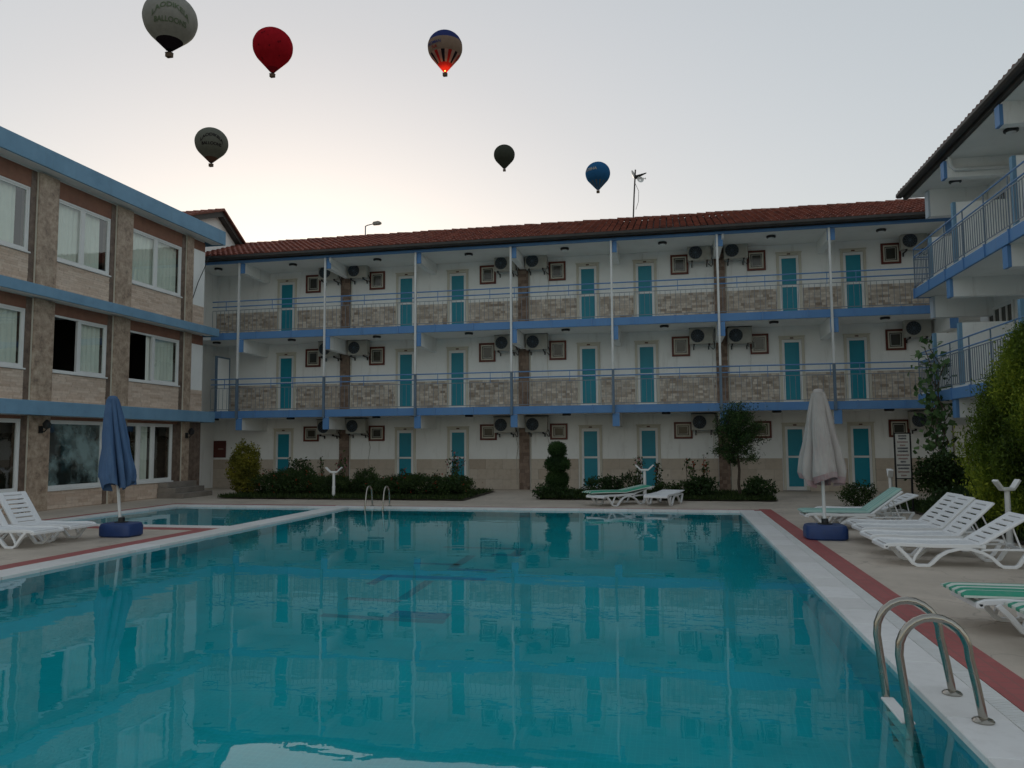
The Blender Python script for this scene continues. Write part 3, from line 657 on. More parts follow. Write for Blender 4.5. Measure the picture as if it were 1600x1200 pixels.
# ================================================================== CLAD WING (beside the paddling pool)
wing = empty('stone_clad_wing', (-18, 17, 0)); tag(wing, 'three storey brick clad wing with blue ledges and wide white windows', 'building')
XW = -15.80; WY0, WY1 = 8.2, 23.42
LEV = [(0.0, 2.42, .52, 2.33), (2.78, 5.41, 3.60, 5.10), (5.68, 8.68, 6.55, 8.22)]
BAYS = [(8.3, 10.2), (11.12, 13.14), (14.0, 16.02), (16.87, 18.86), (19.72, 22.15)]
PILL = [(10.4, 11.12), (13.34, 14.0), (16.22, 16.87), (19.06, 19.72), (22.36, 22.70)]
# core of the wing behind the rooms, cross walls and floors so that rooms read as rooms
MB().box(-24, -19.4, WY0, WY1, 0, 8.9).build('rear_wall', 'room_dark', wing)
for z0, z1 in ((-.0, .12), (2.42, 2.78), (5.41, 5.68), (8.68, 8.95)):
    MB().box(-19.399, XW - .012, WY0 + .02, WY1 - .02, z0, z1).build('floor_slab', 'plaster_soffit', wing)
for lv, (z0, z1, s0, s1) in enumerate(LEV):
    for (a, b) in PILL:
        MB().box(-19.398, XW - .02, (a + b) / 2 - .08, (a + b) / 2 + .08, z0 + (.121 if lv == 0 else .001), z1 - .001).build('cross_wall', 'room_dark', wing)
    MB().box(-19.398, XW - .02, WY1 - .2, WY1, z0 + .125, z1 - .001).build('end_wall', 'plaster', wing)
    for i, (a, b) in enumerate(PILL):
        MB().box(XW - .25, XW + .075, a, b, z0, z1).build('marble_pillar', 'pillar_marble', wing, bevel=.008)
        ya = BAYS[i][1]
        MB().box(XW - .25, XW + .012, ya, a - .001, z0, z1).build('marble_strip', 'strip_marble', wing)
        MB().box(XW + .014, XW + .045, a - .028, a - .004, z0, z1).build('cable_conduit', 'cream_trim', wing)
    for i, (a, b) in enumerate(BAYS):
        if lv == 0 and i == 3:
            b2 = b
        MB().box(XW - .25, XW + .004, a, b, s1, z1).build('lintel', 'brown_lintel', wing)
        mb = MB().box(XW - .25, XW, a, b, z0, s0 - .045, 0, .2)
        cladding(mb, a, b, z0 + (.0 if lv else .02), s0 - .05, xfront(XW), .062 if lv else .085, .22, .55, .005, .008, 0, 40 + i + lv * 9)
        mb.build('brick_panel', 'wing_brick', wing, kind='stuff')
    if lv:
        zc = z0 + .74
        mb = MB().box(XW - .25, XW, 22.70, WY1, z0, zc, 0, .2); cladding(mb, 22.70, WY1, z0, zc, xfront(XW), .062, .22, .5, .005, .008, 0, 77 + lv); mb.build('brick_panel', 'wing_brick', wing, kind='stuff')
        MB().box(XW - .25, XW + .01, 22.70, WY1, zc, z1 - .33).build('white_panel', 'plaster', wing)
        MB().box(XW - .25, XW + .004, 22.70, WY1, z1 - .33, z1).build('lintel', 'brown_lintel', wing)
    else:
        MB().box(XW - .25, XW, 22.70, WY1, z0, z1).build('end_pier', 'strip_marble', wing)
# blue ledges
for z0, z1, x1, y1 in ((2.42, 2.78, -15.35, 23.55), (5.41, 5.68, -15.35, 23.70), (8.71, 9.20, -15.34, 23.95)):
    MB().box(x1 - .06, x1, WY0 - .4, y1, z0, z1).build('blue_ledge', 'blue_fascia', wing, bevel=.012)
    MB().box(XW - .011, x1 - .061, WY0 - .4, y1 - .061, z0 + .03, z1 - .02).box(x1 - 6, x1 - .061, y1 - .06, y1, z0 + .001, z1 - .001, 1).build('ledge_soffit', ['plaster_soffit', 'blue_fascia'], wing)
MB().box(-24, -15.4, WY0 - .4, 23.88, 9.0, 9.10).build('flat_roof', 'concrete', wing)
# windows of the wing
def wing_window(y0, y1, z0, z1, mull, open_y=None, glass='glass', curtain=None, sill=True):
    X = XW - .03; t = .055; F = MB()
    F.box(X - .06, X + .025, y0, y1, z0, z0 + t); F.box(X - .06, X + .025, y0, y1, z1 - t, z1)
    F.box(X - .06, X + .025, y0, y0 + t, z0 + t, z1 - t); F.box(X - .06, X + .025, y1 - t, y1, z0 + t, z1 - t)
    for m in mull: F.box(X - .058, X + .018, m - .045, m + .045, z0 + t, z1 - t)
    w = F.build('window', 'pvc', wing, bevel=.006)
    edges = [y0 + t] + [e for m in mull for e in (m - .045, m + .045)] + [y1 - t]
    for a, b in zip(edges[::2], edges[1::2]):
        if open_y and a - .1 < open_y < b + .1: continue
        S = MB(); q = .045
        S.box(X - .035, X + .008, a, b, z0 + t, z0 + t + q); S.box(X - .035, X + .008, a, b, z1 - t - q, z1 - t)
        S.box(X - .035, X + .008, a, a + q, z0 + t + q, z1 - t - q); S.box(X - .035, X + .008, b - q, b, z0 + t + q, z1 - t - q)
        S.build('sash', 'pvc', w)
        MB().add([(X - .015, a + q, z0 + t + q), (X - .015, b - q, z0 + t + q), (X - .015, b - q, z1 - t - q), (X - .015, a + q, z1 - t - q)], [(0, 1, 2, 3)]).build('pane', glass, w)
    if sill: MB().box(XW - .24, XW + .06, y0 - .02, y1 + .02, z0 - .042, z0 - .001).build('sill', 'pvc', w, bevel=.006)
    for (c0, c1) in (curtain or []):
        n = max(8, int((c1 - c0) / .035)); vs = []; fs = []
        for k in range(n + 1):
            u = c0 + (c1 - c0) * k / n; o = .028 * math.sin(u * 38) + .016 * math.sin(u * 17 + 1)
            vs += [(X - .12 + o, u, z0 + .03), (X - .12 + o * .6, u, z1 - .02)]
        for k in range(n): fs.append((2 * k, 2 * k + 2, 2 * k + 3, 2 * k + 1))
        MB().add(vs, fs).build('curtain', 'curtain', w, smooth=80)
for i, (a, b) in enumerate(BAYS):
    m = (a + b) / 2
    _, _, s0, s1 = LEV[2]; wing_window(a, b, s0, s1, [m - .05], None, 'glass', [(a + .05, b - (.3 if i in (2, 3) else .1))])
    _, _, s0, s1 = LEV[1]
    op = {3: a + .3, 4: a + .3}.get(i)
    wing_window(a, b, s0, s1, [m - .05], op, 'glass', [(m - .0 if op else a + .05, b - .12)] + ([(m - .25, m - .02)] if i == 4 else []))
    _, _, s0, s1 = LEV[0]
    if i == 3: wing_window(a, b, s0, s1, [], None, 'glass_film')
    elif i == 4: wing_window(a, b - .22, s0, s1, [a + .62, a + 1.28], None, 'glass', [(a + .72, a + 1.2)])
    else: wing_window(a, b, s0, s1, [], None, 'glass')
MB().box(XW - .25, XW + .004, 21.93, 22.15, .47, 2.33).build('marble_strip', 'strip_marble', wing)
# steps at the wing's end
for k in range(3): MB().box(XW + .03, XW + .95 - k * .3, 21.2 + k * .02, 22.75, .16 * k, .16 * (k + 1) - (.001 if k < 2 else 0)).build('step', 'stone_step', wing, bevel=.01)
def sconce(y, z, label):
    s = empty('wall_lamp', (XW + .075, y, z)); tag(s, label, 'wall lamp', 'dark wall lamps on the clad wing')
    X = XW + .075
    MB().box(X, X + .03, y - .06, y + .06, z - .1, z + .08).build('back_plate', 'black', s)
    MB().tube([(X + .03, y, z - .04), (X + .12, y, z - .07), (X + .19, y, z + .0)], .013, 6).build('arm', 'black', s)
    MB().lathe([(.03, 0), (.085, .04), (.1, .14), (.06, .2), (.02, .24)], 10, (X + .19, y, z)).build('lantern', 'black', s, smooth=40)
sconce(16.55, 2.08, 'dark lantern on the marble pillar beside the cloudy shop window')
sconce(22.53, 1.98, 'dark lantern on the marble pillar above the stone steps')
cb = MB().tube([(XW + .25, 23.40, 8.30), (XW + .12, 22.9, 7.2), (XW + .05, 22.72, 6.6)], .014, 6).build('black_cable', 'black', None, smooth=40)
tag(cb, 'black cable running down the white panel of the clad wing', 'cable')

# ================================================================== BALCONY WING (right)
bw = empty('balcony_wing', (9.5, 16, 0)); tag(bw, 'three storey white wing with blue edged balconies and tiled eave', 'building')
BX, BXW, BY0, BY1 = 6.55, 8.40, 8.6, 22.22
MB().box(BXW, 13.5, BY0, 22.9, 0, 8.5).build('wall', 'plaster', bw)
for st, sb in ((S1T, S1B), (S2T, S2B)):
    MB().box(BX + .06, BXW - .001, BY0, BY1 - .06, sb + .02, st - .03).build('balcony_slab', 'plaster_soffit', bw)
    MB().box(BX, BX + .058, BY0, BY1, sb, st).box(BX + .06, BXW + .4, BY1 - .058, BY1, sb + .001, st - .001).build('slab_edge', 'blue_beam', bw, bevel=.01)
    MB().box(BX + .062, BX + .22, BY0, BY1 - .07, st - .028, st + .05).build('kerb', 'plaster', bw)
BEAMY = [19.62, 16.45, 13.28, 10.1]
for bz0, bz1 in ((2.18, S1B + .02), (5.05, S2B + .02), (7.94, 8.40)):
    for y in BEAMY:
        b = MB().box(BX + .10, BXW - .002, y, y + .22, bz0, bz1).build('cantilever_beam', 'plaster', bw)
        MB().box(BX + .03, BX + .10, y - .005, y + .225, bz0 - .005, min(bz1, 8.38) - .025).build('beam_end', 'blue_beam', b)
for bz0, bz1 in ((2.05, S1B + .02), (4.92, S2B + .02), (7.66, 8.40)):
    b = MB().box(6.98, BXW - .002, 21.95, 22.19, bz0, bz1).build('cantilever_beam', 'plaster', bw)
    MB().box(6.93, 6.98, 21.945, 22.195, bz0 - .004, bz1 - .03).build('beam_end', 'blue_pale', b)
# balcony dividers with blue front edges
for st, tops in ((S1T, (4.43, 4.43, 4.40, 4.4)), (S2T, (6.97, 7.35, 7.27, 7.3))):
    for y, zt in zip((21.45, 19.67, 16.42, 13.3), tops):
        d = MB().box(6.82, BXW - .002, y, y + .12, st - .02, zt).build('divider', 'plaster', bw, bevel=.006)
        MB().box(6.745, 6.818, y - .004, y + .124, st - .02, zt).build('divider_edge', 'blue_fascia', d)
# glazed balcony doors
for st in (0, S1T, S2T):
    for y0 in (20.75, 17.6, 14.4):
        X = BXW; y1 = y0 + 1.55; z1 = st + 2.25
        F = MB(); F.box(X - .05, X - .001, y0, y1, z1 - .09, z1)
        for yy in (y0, y0 + .72, y1 - .08): F.box(X - .05, X - .001, yy, yy + .08, st + .01, z1 - .09)
        F.box(X - .05, X - .001, y0 + .8, y1 - .08, st + .9, st + .97); F.box(X - .05, X - .001, y0 + 1.12, y0 + 1.17, st + .97, z1 - .09); F.box(X - .05, X - .001, y0 + .36, y0 + .41, st + .97, z1 - .09); F.box(X - .05, X - .001, y0 + .08, y0 + .72, st + .9, st + .97)
        d = F.build('balcony_door', 'pvc', bw)
        MB().box(X - .02, X - .002, y0 + .08, y1 - .08, st + .97, z1 - .09).build('pane', 'dark_pane', d)
        MB().box(X - .021, X - .002, y0 + .08, y1 - .08, st + .02, st + .9).build('lower_panel', 'pvc', d)
# railings of the balcony wing
balr_me = MB().box(-.0075, .0075, -.0075, .0075, 0, .71).mesh('baluster', 'baluster_paint')
brr_me = MB().box(-.03, 0, -.022, .022, -.25, .03).mesh('bracket', 'blue_rail')
for st in (S1T, S2T):
    X = BX + .02; YE2 = BY1 + .24 - .2
    mb = MB()
    for h in (1.09, .87): mb.tube([(8.2, BY1 - .02, st + h), (X + .05, BY1 - .02, st + h), (X, BY1 - .07, st + h), (X, BY0, st + h)], .018, 8)
    ra = mb.build('railing', 'blue_rail', bw, smooth=40)
    MB().box(X - .008, X + .008, BY0, BY1 - .02, st + .80, st + .82).box(X - .008, X + .008, BY0, BY1 - .02, st + .075, st + .095).box(X, 8.2, BY1 - .028, BY1 - .012, st + .80, st + .82).box(X, 8.2, BY1 - .028, BY1 - .012, st + .075, st + .095).build('flat_bar', 'baluster_paint', ra)
    y = BY1 - .12
    while y > 11: inst('baluster', balr_me, ra, (X, y, st + .095), (R(rnd.uniform(-.4, .4)), 0, 0)); y -= .122
    x = X + .1
    while x < 8.2: inst('baluster', balr_me, ra, (x, BY1 - .02, st + .095)); x += .11
    y = BY1 - .08; k = 0
    while y > 9:
        inst('bracket', brr_me, ra, (BX - .001, y, st - .02)); inst('stanchion', stan_me, ra, (X, y + .01, st)); y -= 1.18
# eave and roof of the balcony wing
EX = BX + .15
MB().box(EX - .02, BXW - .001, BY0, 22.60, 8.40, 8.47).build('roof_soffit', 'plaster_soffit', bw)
MB().box(EX - .12, EX - .02, BY0, 22.86, 8.42, 8.56).build('eave_board', 'dark_gutter', bw)
v = Vector((4.0, 0, 1.55)); vl = v.length
mb = MB(); roof_tiles(mb, (EX - .22, BY0, 8.56), (0, 1, 0), v, 66, 11, .216, vl / 11, 21)
rf = mb.build('roof', 'roof_tile', bw, kind='stuff', smooth=50)
MB().prism([(EX - .12, 8.47), (EX - .14, 8.55), (EX - .22 + 4.0, 10.08), (13.6, 8.7), (13.6, 8.501), (BXW + .001, 8.501), (BXW + .001, 8.471)], 1, BY0, 22.86).build('roof_deck', 'dark_gutter', bw)
gt = MB().prism([(EX - .30, 8.60), (EX - .31, 8.52), (EX - .27, 8.48), (EX - .16, 8.48), (EX - .125, 8.54), (EX - .145, 8.55), (EX - .18, 8.52), (EX - .25, 8.52), (EX - .27, 8.60)], 1, BY0, 22.88).build('gutter', 'dark_gutter', bw)
MB().tube([(EX + .0, 19.55, 8.44), (EX + .02, 19.55, 8.22), (EX + .1, 19.56, 8.12), (BXW - .05, 19.58, 8.09)], .05, 8).build('rain_outlet', 'white_metal', bw, smooth=40)
for y in (21.9, 19.67, 16.42, 13.3):                               # ground floor columns under the balconies
    MB().box(6.98, 7.22, y - .01, y + .25, 0, 2.06).build('column', 'plaster', bw)

# ================================================================== AIR CONDITIONERS and ceiling lamps
def make_ac():
    r = empty('air_conditioner', (0, 0, 0)); w, h, d = .78, .55, .28
    o = MB().box(-w / 2, w / 2, -d / 2, d / 2, 0, h).build('casing', 'ac_body', r, local=True, bevel=.018)
    MB().box(-w / 2 - .012, w / 2 + .012, -d / 2 - .015, d / 2, h + .001, h + .025).build('rain_cover', 'ac_dark', o, local=True)
    g = MB(); cx, cz = -.13, h / 2; yy = -d / 2
    g.lathe([(.225, 0), (.225, .012), (.2, .02), (.0, .02)], 24, (0, 0, 0), caps=False)
    g.v = [(cx + x, yy - z, cz + y) for x, y, z in g.v]
    f = g.build('fan_opening', 'ac_dark', r, local=True, smooth=40)
    q = MB()
    for rr in (.06, .11, .16, .205): q.tube([(cx + rr * math.cos(t), yy - .026, cz + rr * math.sin(t)) for t in [2 * math.pi * k / 20 for k in range(21)]], .0035, 4)
    for k in range(6):
        t = math.pi * k / 6; q.tube([(cx + .22 * math.cos(t), yy - .026, cz + .22 * math.sin(t)), (cx - .22 * math.cos(t), yy - .026, cz - .22 * math.sin(t))], .0035, 4)
    q.build('grille', 'grey_blue_metal', f, local=True)
    for s in (-.25, .25):
        b = MB().prism([(-d / 2 - .03, -.04), (d / 2 + .12, -.04), (d / 2 + .12, -.16), (d / 2 + .09, -.16), (d / 2 + .06, -.075), (-d / 2 - .03, -.07)], 0, s - .018, s + .018).build('bracket', 'ac_dark', r, local=True)
        MB().box(s - .03, s + .03, -d / 2 - .02, -d / 2 + .04, -.04, -.001).build('rubber_foot', 'black', b, local=True)
    MB().box(.22, .36, -d / 2 - .006, -d / 2, .1, .42).build('service_cover', 'ac_body', r, local=True, bevel=.004)
    MB().tube([(.39, 0, .1), (.43, .02, .03), (.44, .1, -.12), (.40, .2, -.16), (.3, .24, -.05)], .014, 6).build('refrigerant_pipe', 'black', r, local=True, smooth=40)
    return r
proto = make_ac(); first = True
HOSED = []
HOSES = [MB().tube([(.30, .1, -.02), (.34, .22, -.12), (.36 + dx, .29, -.5), (.35, .295, -.9), (.36, .29, zz_)], .009, 6).mesh('drain_hose', m_, smooth=60) for dx, zz_, m_ in ((.02, -1.5, 'white_metal'), (-.03, -1.1, 'cream_trim'), (.05, -1.85, 'ac_body'))]
ORD = ['first', 'second', 'third']
ACX = [(-12.52, 0, 'clad wing'), (-11.36, 0, 'balcony wing'), (-5.74, 1, 'clad wing'), (-4.60, 1, 'balcony wing'), (1.10, 2, 'clad wing'), (2.32, 2, 'balcony wing'), (7.86, None, '')]
for z, nm in FLOORS:
    for x, pi, side in ACX:
        o = proto if first else copy_tree(proto); first = False
        zz = {'ground': 2.02, 'middle': 4.95, 'top': 7.84}[nm]
        o.location = (x + rnd.uniform(-.03, .03), YW - .32, zz + rnd.uniform(-.02, .02)); o.rotation_euler.z = R(rnd.uniform(-1, 1))
        lab = f'air conditioner on {nm} floor, {ORD[pi]} stone pillar from clad wing, side facing {side}' if pi is not None else f'air conditioner on {nm} floor wall, beside the balcony wing'
        if pi is not None and rnd.random() < .65: HOSED.append(o)
        tag(o, lab, 'air conditioner', 'outdoor air conditioner units on the gallery walls')
for o in HOSED:
    q = inst('drain_hose', rnd.choice(HOSES), None, (0, 0, 0)); q.parent = o
def make_lamp():
    r = empty('ceiling_lamp')
    MB().lathe([(.135, 0), (.15, -.02), (.145, -.06), (.11, -.075)], 18).build('ring', 'black', r, local=True, smooth=40)
    MB().lathe([(.1, -.076), (.085, -.095), (.04, -.105), (.0, -.107)], 18, caps=False).build('lens', 'pvc', r, local=True, smooth=40)
    return r
lp = make_lamp(); first = True
NTH = ['first', 'second', 'third', 'fourth', 'fifth', 'sixth', 'seventh', 'eighth']
LAMPX = [-16.6, -13.54, -10.23, -6.82, -3.42, -.13, 3.33, 6.65]
for zc, nm in ((8.308, 'top'), (S2B + .018, 'middle'), (S1B + .018, 'ground')):
    for k, x in enumerate(LAMPX):
        o = lp if first else copy_tree(lp); first = False
        o.location = (x, 25.48, zc); tag(o, f'round black ceiling lamp on {nm} floor gallery, {NTH[k]} from the clad wing', 'ceiling lamp', 'round ceiling lamps of the gallery')
for (y, zc, nm, k) in ((21.3, 8.398, 'top', 0), (17.97, 8.398, 'top', 1), (21.3, S2B + .018, 'middle', 0), (17.97, S2B + .018, 'middle', 1)):
    o = copy_tree(lp); o.location = (7.4, y, zc); tag(o, f'round black ceiling lamp over {nm} balcony, {NTH[k]} from the gallery building', 'ceiling lamp', 'round ceiling lamps of the balconies')
pq = MB().box(-17.46, -16.92, YW - .03, YW - .002, 1.16, 1.81).build('wall_plaque', 'plaque', org=(-17.19, YW, 1.16), bevel=.006)
tag(pq, 'dark red brown plaque on the ground floor gallery wall', 'plaque')
MB().box(-17.25, -17.02, YW - .034, YW - .0305, 1.485, 1.50).build('inscription', 'cream_trim', pq)
cd_ = MB().box(-17.75, -16.95, 25.1, 25.14, S1T, S1T + 2.05)
for zz, nm in ((S1T, 'middle'),):
    d = empty('corridor_door', (-16.35, 25.3, zz)); tag(d, 'narrow grey corridor door at the middle gallery end', 'door')
    MB().box(-16.42, -16.36, 25.2, 25.95, zz, zz + 2.0).build('leaf', 'plaster_soffit', d); MB().box(-16.43, -16.35, 25.14, 25.2, zz, zz + 2.06).box(-16.43, -16.35, 25.95, 26.01, zz, zz + 2.06).box(-16.43, -16.35, 25.2, 25.95, zz + 2.0, zz + 2.06).build('frame', 'grey_blue_metal', d)

# ================================================================== roof aerial and street lamp beyond
an = empty('roof_aerial', (-1.19, 28.5, ZR)); tag(an, 'tall aerial mast with small dishes on the gallery roof ridge', 'aerial')
MB().tube([(-1.22, 28.45, 9.7), (-1.16, 28.48, 10.9), (-1.09, 28.5, 11.95)], .028, 8).build('mast', 'dark_gutter', an, smooth=40)
def dish(c, r, rz):
    mb = MB(); mb.lathe([(r * k / 5, .28 * r * (k / 5) ** 2) for k in range(1, 6)], 16, caps=False)
    m = Matrix.Rotation(rz, 4, 'Z') @ Matrix.Rotation(R(75), 4, 'X')
    mb.v = [tuple(Vector(c) + m @ Vector(q)) for q in mb.v]; return mb
dish((-1.20, 28.45, 11.72), .19, R(70)).build('dish', 'white_metal', an, smooth=60)
dish((-.92, 28.45, 11.52), .13, R(20)).build('dish', 'white_metal', an, smooth=60)
MB().tube([(-1.1, 28.5, 11.66), (-.92, 28.45, 11.70), (-.68, 28.4, 11.76)], [.08, .05, .02], 8).build('receiver_arm', 'black', an, smooth=40)
yb = MB().tube([(-1.08, 28.5, 11.6), (-.7, 28.5, 11.58)], .010, 6)
for k in range(5): yb.tube([(-.98 + k * .065, 28.38, 11.6 - k * .004), (-.98 + k * .065, 28.62, 11.6 - k * .004)], .006, 5)
yb.build('comb_antenna', 'dark_gutter', an)
MB().tube([(-1.1, 28.47, 11.4), (-.98, 28.47, 11.1), (-1.0, 28.47, 10.7), (-1.1, 28.46, 10.4)], .009, 5).build('cable', 'black', an)
sl_ = empty('street_lamp', (-14.2, 34, 0)); tag(sl_, 'grey street lamp rising behind the red tiled roof', 'street lamp')
MB().tube([(-14.28, 34, 0), (-14.28, 34, 12.2)], [.07, .03], 8).build('pole', 'grey_blue_metal', sl_, smooth=40)
MB().tube([(-14.28, 34, 12.17), (-14.2, 34, 12.22), (-13.85, 34, 12.28)], .025, 8).build('arm', 'grey_blue_metal', sl_, smooth=40)
MB().prism([(-13.9, 12.22), (-13.85, 12.35), (-13.6, 12.38), (-13.48, 12.34), (-13.5, 12.25), (-13.62, 12.22)], 1, 33.88, 34.12).build('lamp_head', 'concrete', sl_, bevel=.02)

# ================================================================== SUN LOUNGERS
def rect_bar(mb, pts, w, t):
    """flat plastic bar following pts (x,z) in the side plane, w across (y0,y1), t thick"""
    y0, y1 = w; P = [Vector((p[0], 0, p[1])) for p in pts]; k = len(P); vs = []
    for i, p in enumerate(P):
        d = (P[min(i + 1, k - 1)] - P[max(i - 1, 0)]).normalized(); nrm = Vector((-d.z, 0, d.x)) * t / 2
        for q, y in ((p + nrm, y0), (p + nrm, y1), (p - nrm, y1), (p - nrm, y0)): vs.append((q.x, y, q.z))
    fs = [(i * 4 + j, i * 4 + (j + 1) % 4, (i + 1) * 4 + (j + 1) % 4, (i + 1) * 4 + j) for i in range(k - 1) for j in range(4)]
    fs += [(3, 2, 1, 0), tuple((k - 1) * 4 + j for j in range(4))]
    mb.add(vs, fs)
def make_lounger(ang, label, loc, rz, group='white plastic sun loungers'):
    """foot end at local x=0, head at +x; width along y"""
    r = empty('sun_lounger', loc, rz); tag(r, label, 'sun lounger', group)
    W = .31; zs = .335
    F = MB()
    for s in (-1, 1):
        y = (s * W - (.045 if s > 0 else 0), s * W + (.045 if s < 0 else 0))
        rect_bar(F, [(.0, zs - .03), (.06, zs), (.2, zs + .01), (.6, zs - .005), (1.12, zs + .005), (1.22, zs - .01)], (min(y), max(y)), .065)
    F.box(-.015, .05, -W, W, zs - .065, zs - .005); F.box(1.13, 1.2, -W + .046, W - .046, zs - .04, zs + .015)
    seat = F.build('seat_frame', 'lounger_plastic', r, local=True, bevel=.012)
    sm = MB().box(-.058, .058, -W + .04, W - .04, -.012, .012).mesh('slat', 'lounger_plastic')
    for k in range(9):
        o = inst('slat', sm, None, (.115 + k * .122, 0, zs + .004 - .012 * math.sin(k / 8 * math.pi)), bevel=.006); o.parent = seat
    for s in (-1, 1):
        y = s * (W - .022); w = (y - .026, y + .026); L = MB()
        rect_bar(L, [(.15, zs - .02), (.25, .19), (.34, .05), (.39, .02), (.53, .02), (.57, .06), (.66, .17), (.76, .245), (.90, .29), (1.04, .285), (1.18, .23), (1.28, .16), (1.37, .05), (1.41, .02), (1.55, .02), (1.59, .05), (1.72, .29)], w, .05)
        rect_bar(L, [(.34, .07), (.37, .16), (.46, zs - .02)], (y - .018, y + .018), .035)
        rect_bar(L, [(1.16, .275), (1.40, .288), (1.735, .29)], (y - .02, y + .02), .035)
        L.build('leg', 'lounger_plastic', r, local=True, bevel=.008)
    MB().box(1.68, 1.72, -W + .05, W - .05, .265, .30).build('cross_bar', 'lounger_plastic', r, local=True, bevel=.006)
    # backrest hinged at x=1.15
    bl = .77; ca, sa = math.cos(ang), math.sin(ang); hx, hz = 1.14, zs + .01
    def T(u, y, n): return (hx + u * ca - n * sa, y, hz + u * sa + n * ca)
    B = MB()
    def bar(u0, u1, y0, y1, n0, n1):
        B.add([T(u0, y0, n0), T(u1, y0, n0), T(u1, y1, n0), T(u0, y1, n0), T(u0, y0, n1), T(u1, y0, n1), T(u1, y1, n1), T(u0, y1, n1)],
              [(0, 3, 2, 1), (4, 5, 6, 7), (0, 1, 5, 4), (1, 2, 6, 5), (2, 3, 7, 6), (3, 0, 4, 7)])
    bar(0, bl, -W, -W + .12, -.025, .015); bar(0, bl, W - .12, W, -.025, .015); bar(bl - .075, bl, -W + .12, W - .12, -.025, .0145); bar(0, .05, -W + .12, W - .12, -.025, .0145)
    back = B.build('backrest', 'lounger_plastic', r, local=True, bevel=.012)
    n = 6; step = (bl - .125) / n
    sm = MB().box(-step / 2 + .013, step / 2 - .013, -W + .118, W - .118, -.018, .008).mesh('slat', 'lounger_plastic')
    for k in range(n):
        o = inst('slat', sm, None, T(.05 + step * (k + .5), 0, .004), (0, -ang, 0), bevel=.005); o.parent = back
    pu = .52; p0 = T(pu, 0, -.02); pr = MB()
    for s in (-1, 1): pr.tube([(p0[0], s * (W - .09), p0[2]), (min(1.66, p0[0] + .28), s * (W - .09), .27)], .012, 6)
    pr.tube([(min(1.66, p0[0] + .28), -W + .08, .27), (min(1.66, p0[0] + .28), W - .08, .27)], .012, 6)
    pr.build('back_prop', 'lounger_plastic', r, local=True, smooth=40)
    r.scale.z = .82
    return r
def cushion(label, loc, rz, ang, wave=0.0, l0=-.05, mat='cushion_stripe'):
    """padded mattress lying along a lounger: seat part, then rising along the backrest"""
    r = empty('lounger_cushion', loc, rz); tag(r, label, 'cushion', 'striped lounger cushions')
    hx, hz = 1.12, .375; ca, sa = math.cos(ang), math.sin(ang); n, mY = 40, 16; top, bot = [], []
    for i in range(n + 1):
        s = l0 + (1.92 - l0) * i / n
        if s < hx: x, z, nx, nz = s, hz + wave * math.sin(s * 3), 0, 1
        else: x, z, nx, nz = hx + (s - hx) * ca, hz + (s - hx) * sa, -sa, ca
        for j in range(mY + 1):
            y = -.29 + .58 * j / mY; e = min(1, (1 - abs(2 * j / mY - 1)) * 5) * min(1, (min(i, n - i)) / 1.5 + .25)
            t = .022 + .038 * e + .007 * math.sin(y * 8.0 * 2 * math.pi * 1.0) * e
            top.append((x + nx * t, y, z + nz * t)); bot.append((x + nx * .001, y, z + nz * .001))
    fs = []; k = mY + 1
    for i in range(n):
        for j in range(mY): fs.append((i * k + j, (i + 1) * k + j, (i + 1) * k + j + 1, i * k + j + 1))
    b = len(top); f2 = [(q[0] + b, q[3] + b, q[2] + b, q[1] + b) for q in fs]
    rim = [j for j in range(k)] + [i * k + mY for i in range(1, n + 1)] + [n * k + j for j in range(mY - 1, -1, -1)] + [i * k for i in range(n - 1, 0, -1)]
    side = [(rim[q], rim[(q + 1) % len(rim)], rim[(q + 1) % len(rim)] + b, rim[q] + b) for q in range(len(rim))]
    MB().add(top + bot, fs + f2 + side).build('padding', mat, r, local=True, smooth=60); r.scale.z = .82
    return r
A40, A52, A62 = R(38), R(50), R(60)
make_lounger(A62, 'white lounger beside the paddling pool, the one nearer the blue parasol', (-10.08, 11.62, 0), R(180))
make_lounger(A62, 'white lounger beside the paddling pool, the one farther from the blue parasol', (-10.05, 10.83, 0), R(178))
make_lounger(A40, 'white lounger with lowest backrest in the bare row by the conifer', (2.74, 11.30, 0), R(0))
make_lounger(A52, 'bare white lounger just behind the one with the lowest backrest', (2.80, 12.25, 0), R(1))
make_lounger(A52, 'bare white lounger touching another, nearer the lowest backrest lounger', (2.90, 13.22, 0), R(2))
make_lounger(A52, 'bare white lounger touching another, nearer the pale parasol', (2.96, 13.88, 0), R(2))
make_lounger(R(43), 'white lounger under a faded green cushion behind the pale parasol', (2.45, 15.55, 0), R(1))
cushion('faded green cushion draped over the lounger behind the pale parasol', (2.45, 15.60, .0), R(1), R(42), mat='cushion_faded')
make_lounger(R(28), 'white lounger half hidden behind the one with faded green cushion', (2.9, 16.55, 0), R(3))
make_lounger(R(35), 'white lounger under a bright striped cushion near the steel ladder, farther one', (2.52, 7.55, 0), R(0))
cushion('green and white striped cushion near the steel ladder, farther one', (2.47, 7.55, .0), R(0), R(34))
make_lounger(R(35), 'white lounger under a bright striped cushion near the steel ladder, nearer one', (2.74, 6.72, 0), R(0))
cushion('green and white striped cushion near the steel ladder, nearer one', (2.68, 6.72, .0), R(0), R(34))
make_lounger(R(14), 'white lounger by the flower bed carrying a striped cushion askew', (-1.95, 19.78, 0), R(52))
cushion('striped green cushion lying askew on the lounger by the flower bed', (-2.28, 20.02, .02), R(32), R(12), .01, .1)
make_lounger(R(3), 'bare white lounger lying flat by the flower bed', (-.42, 19.95, 0), R(76))

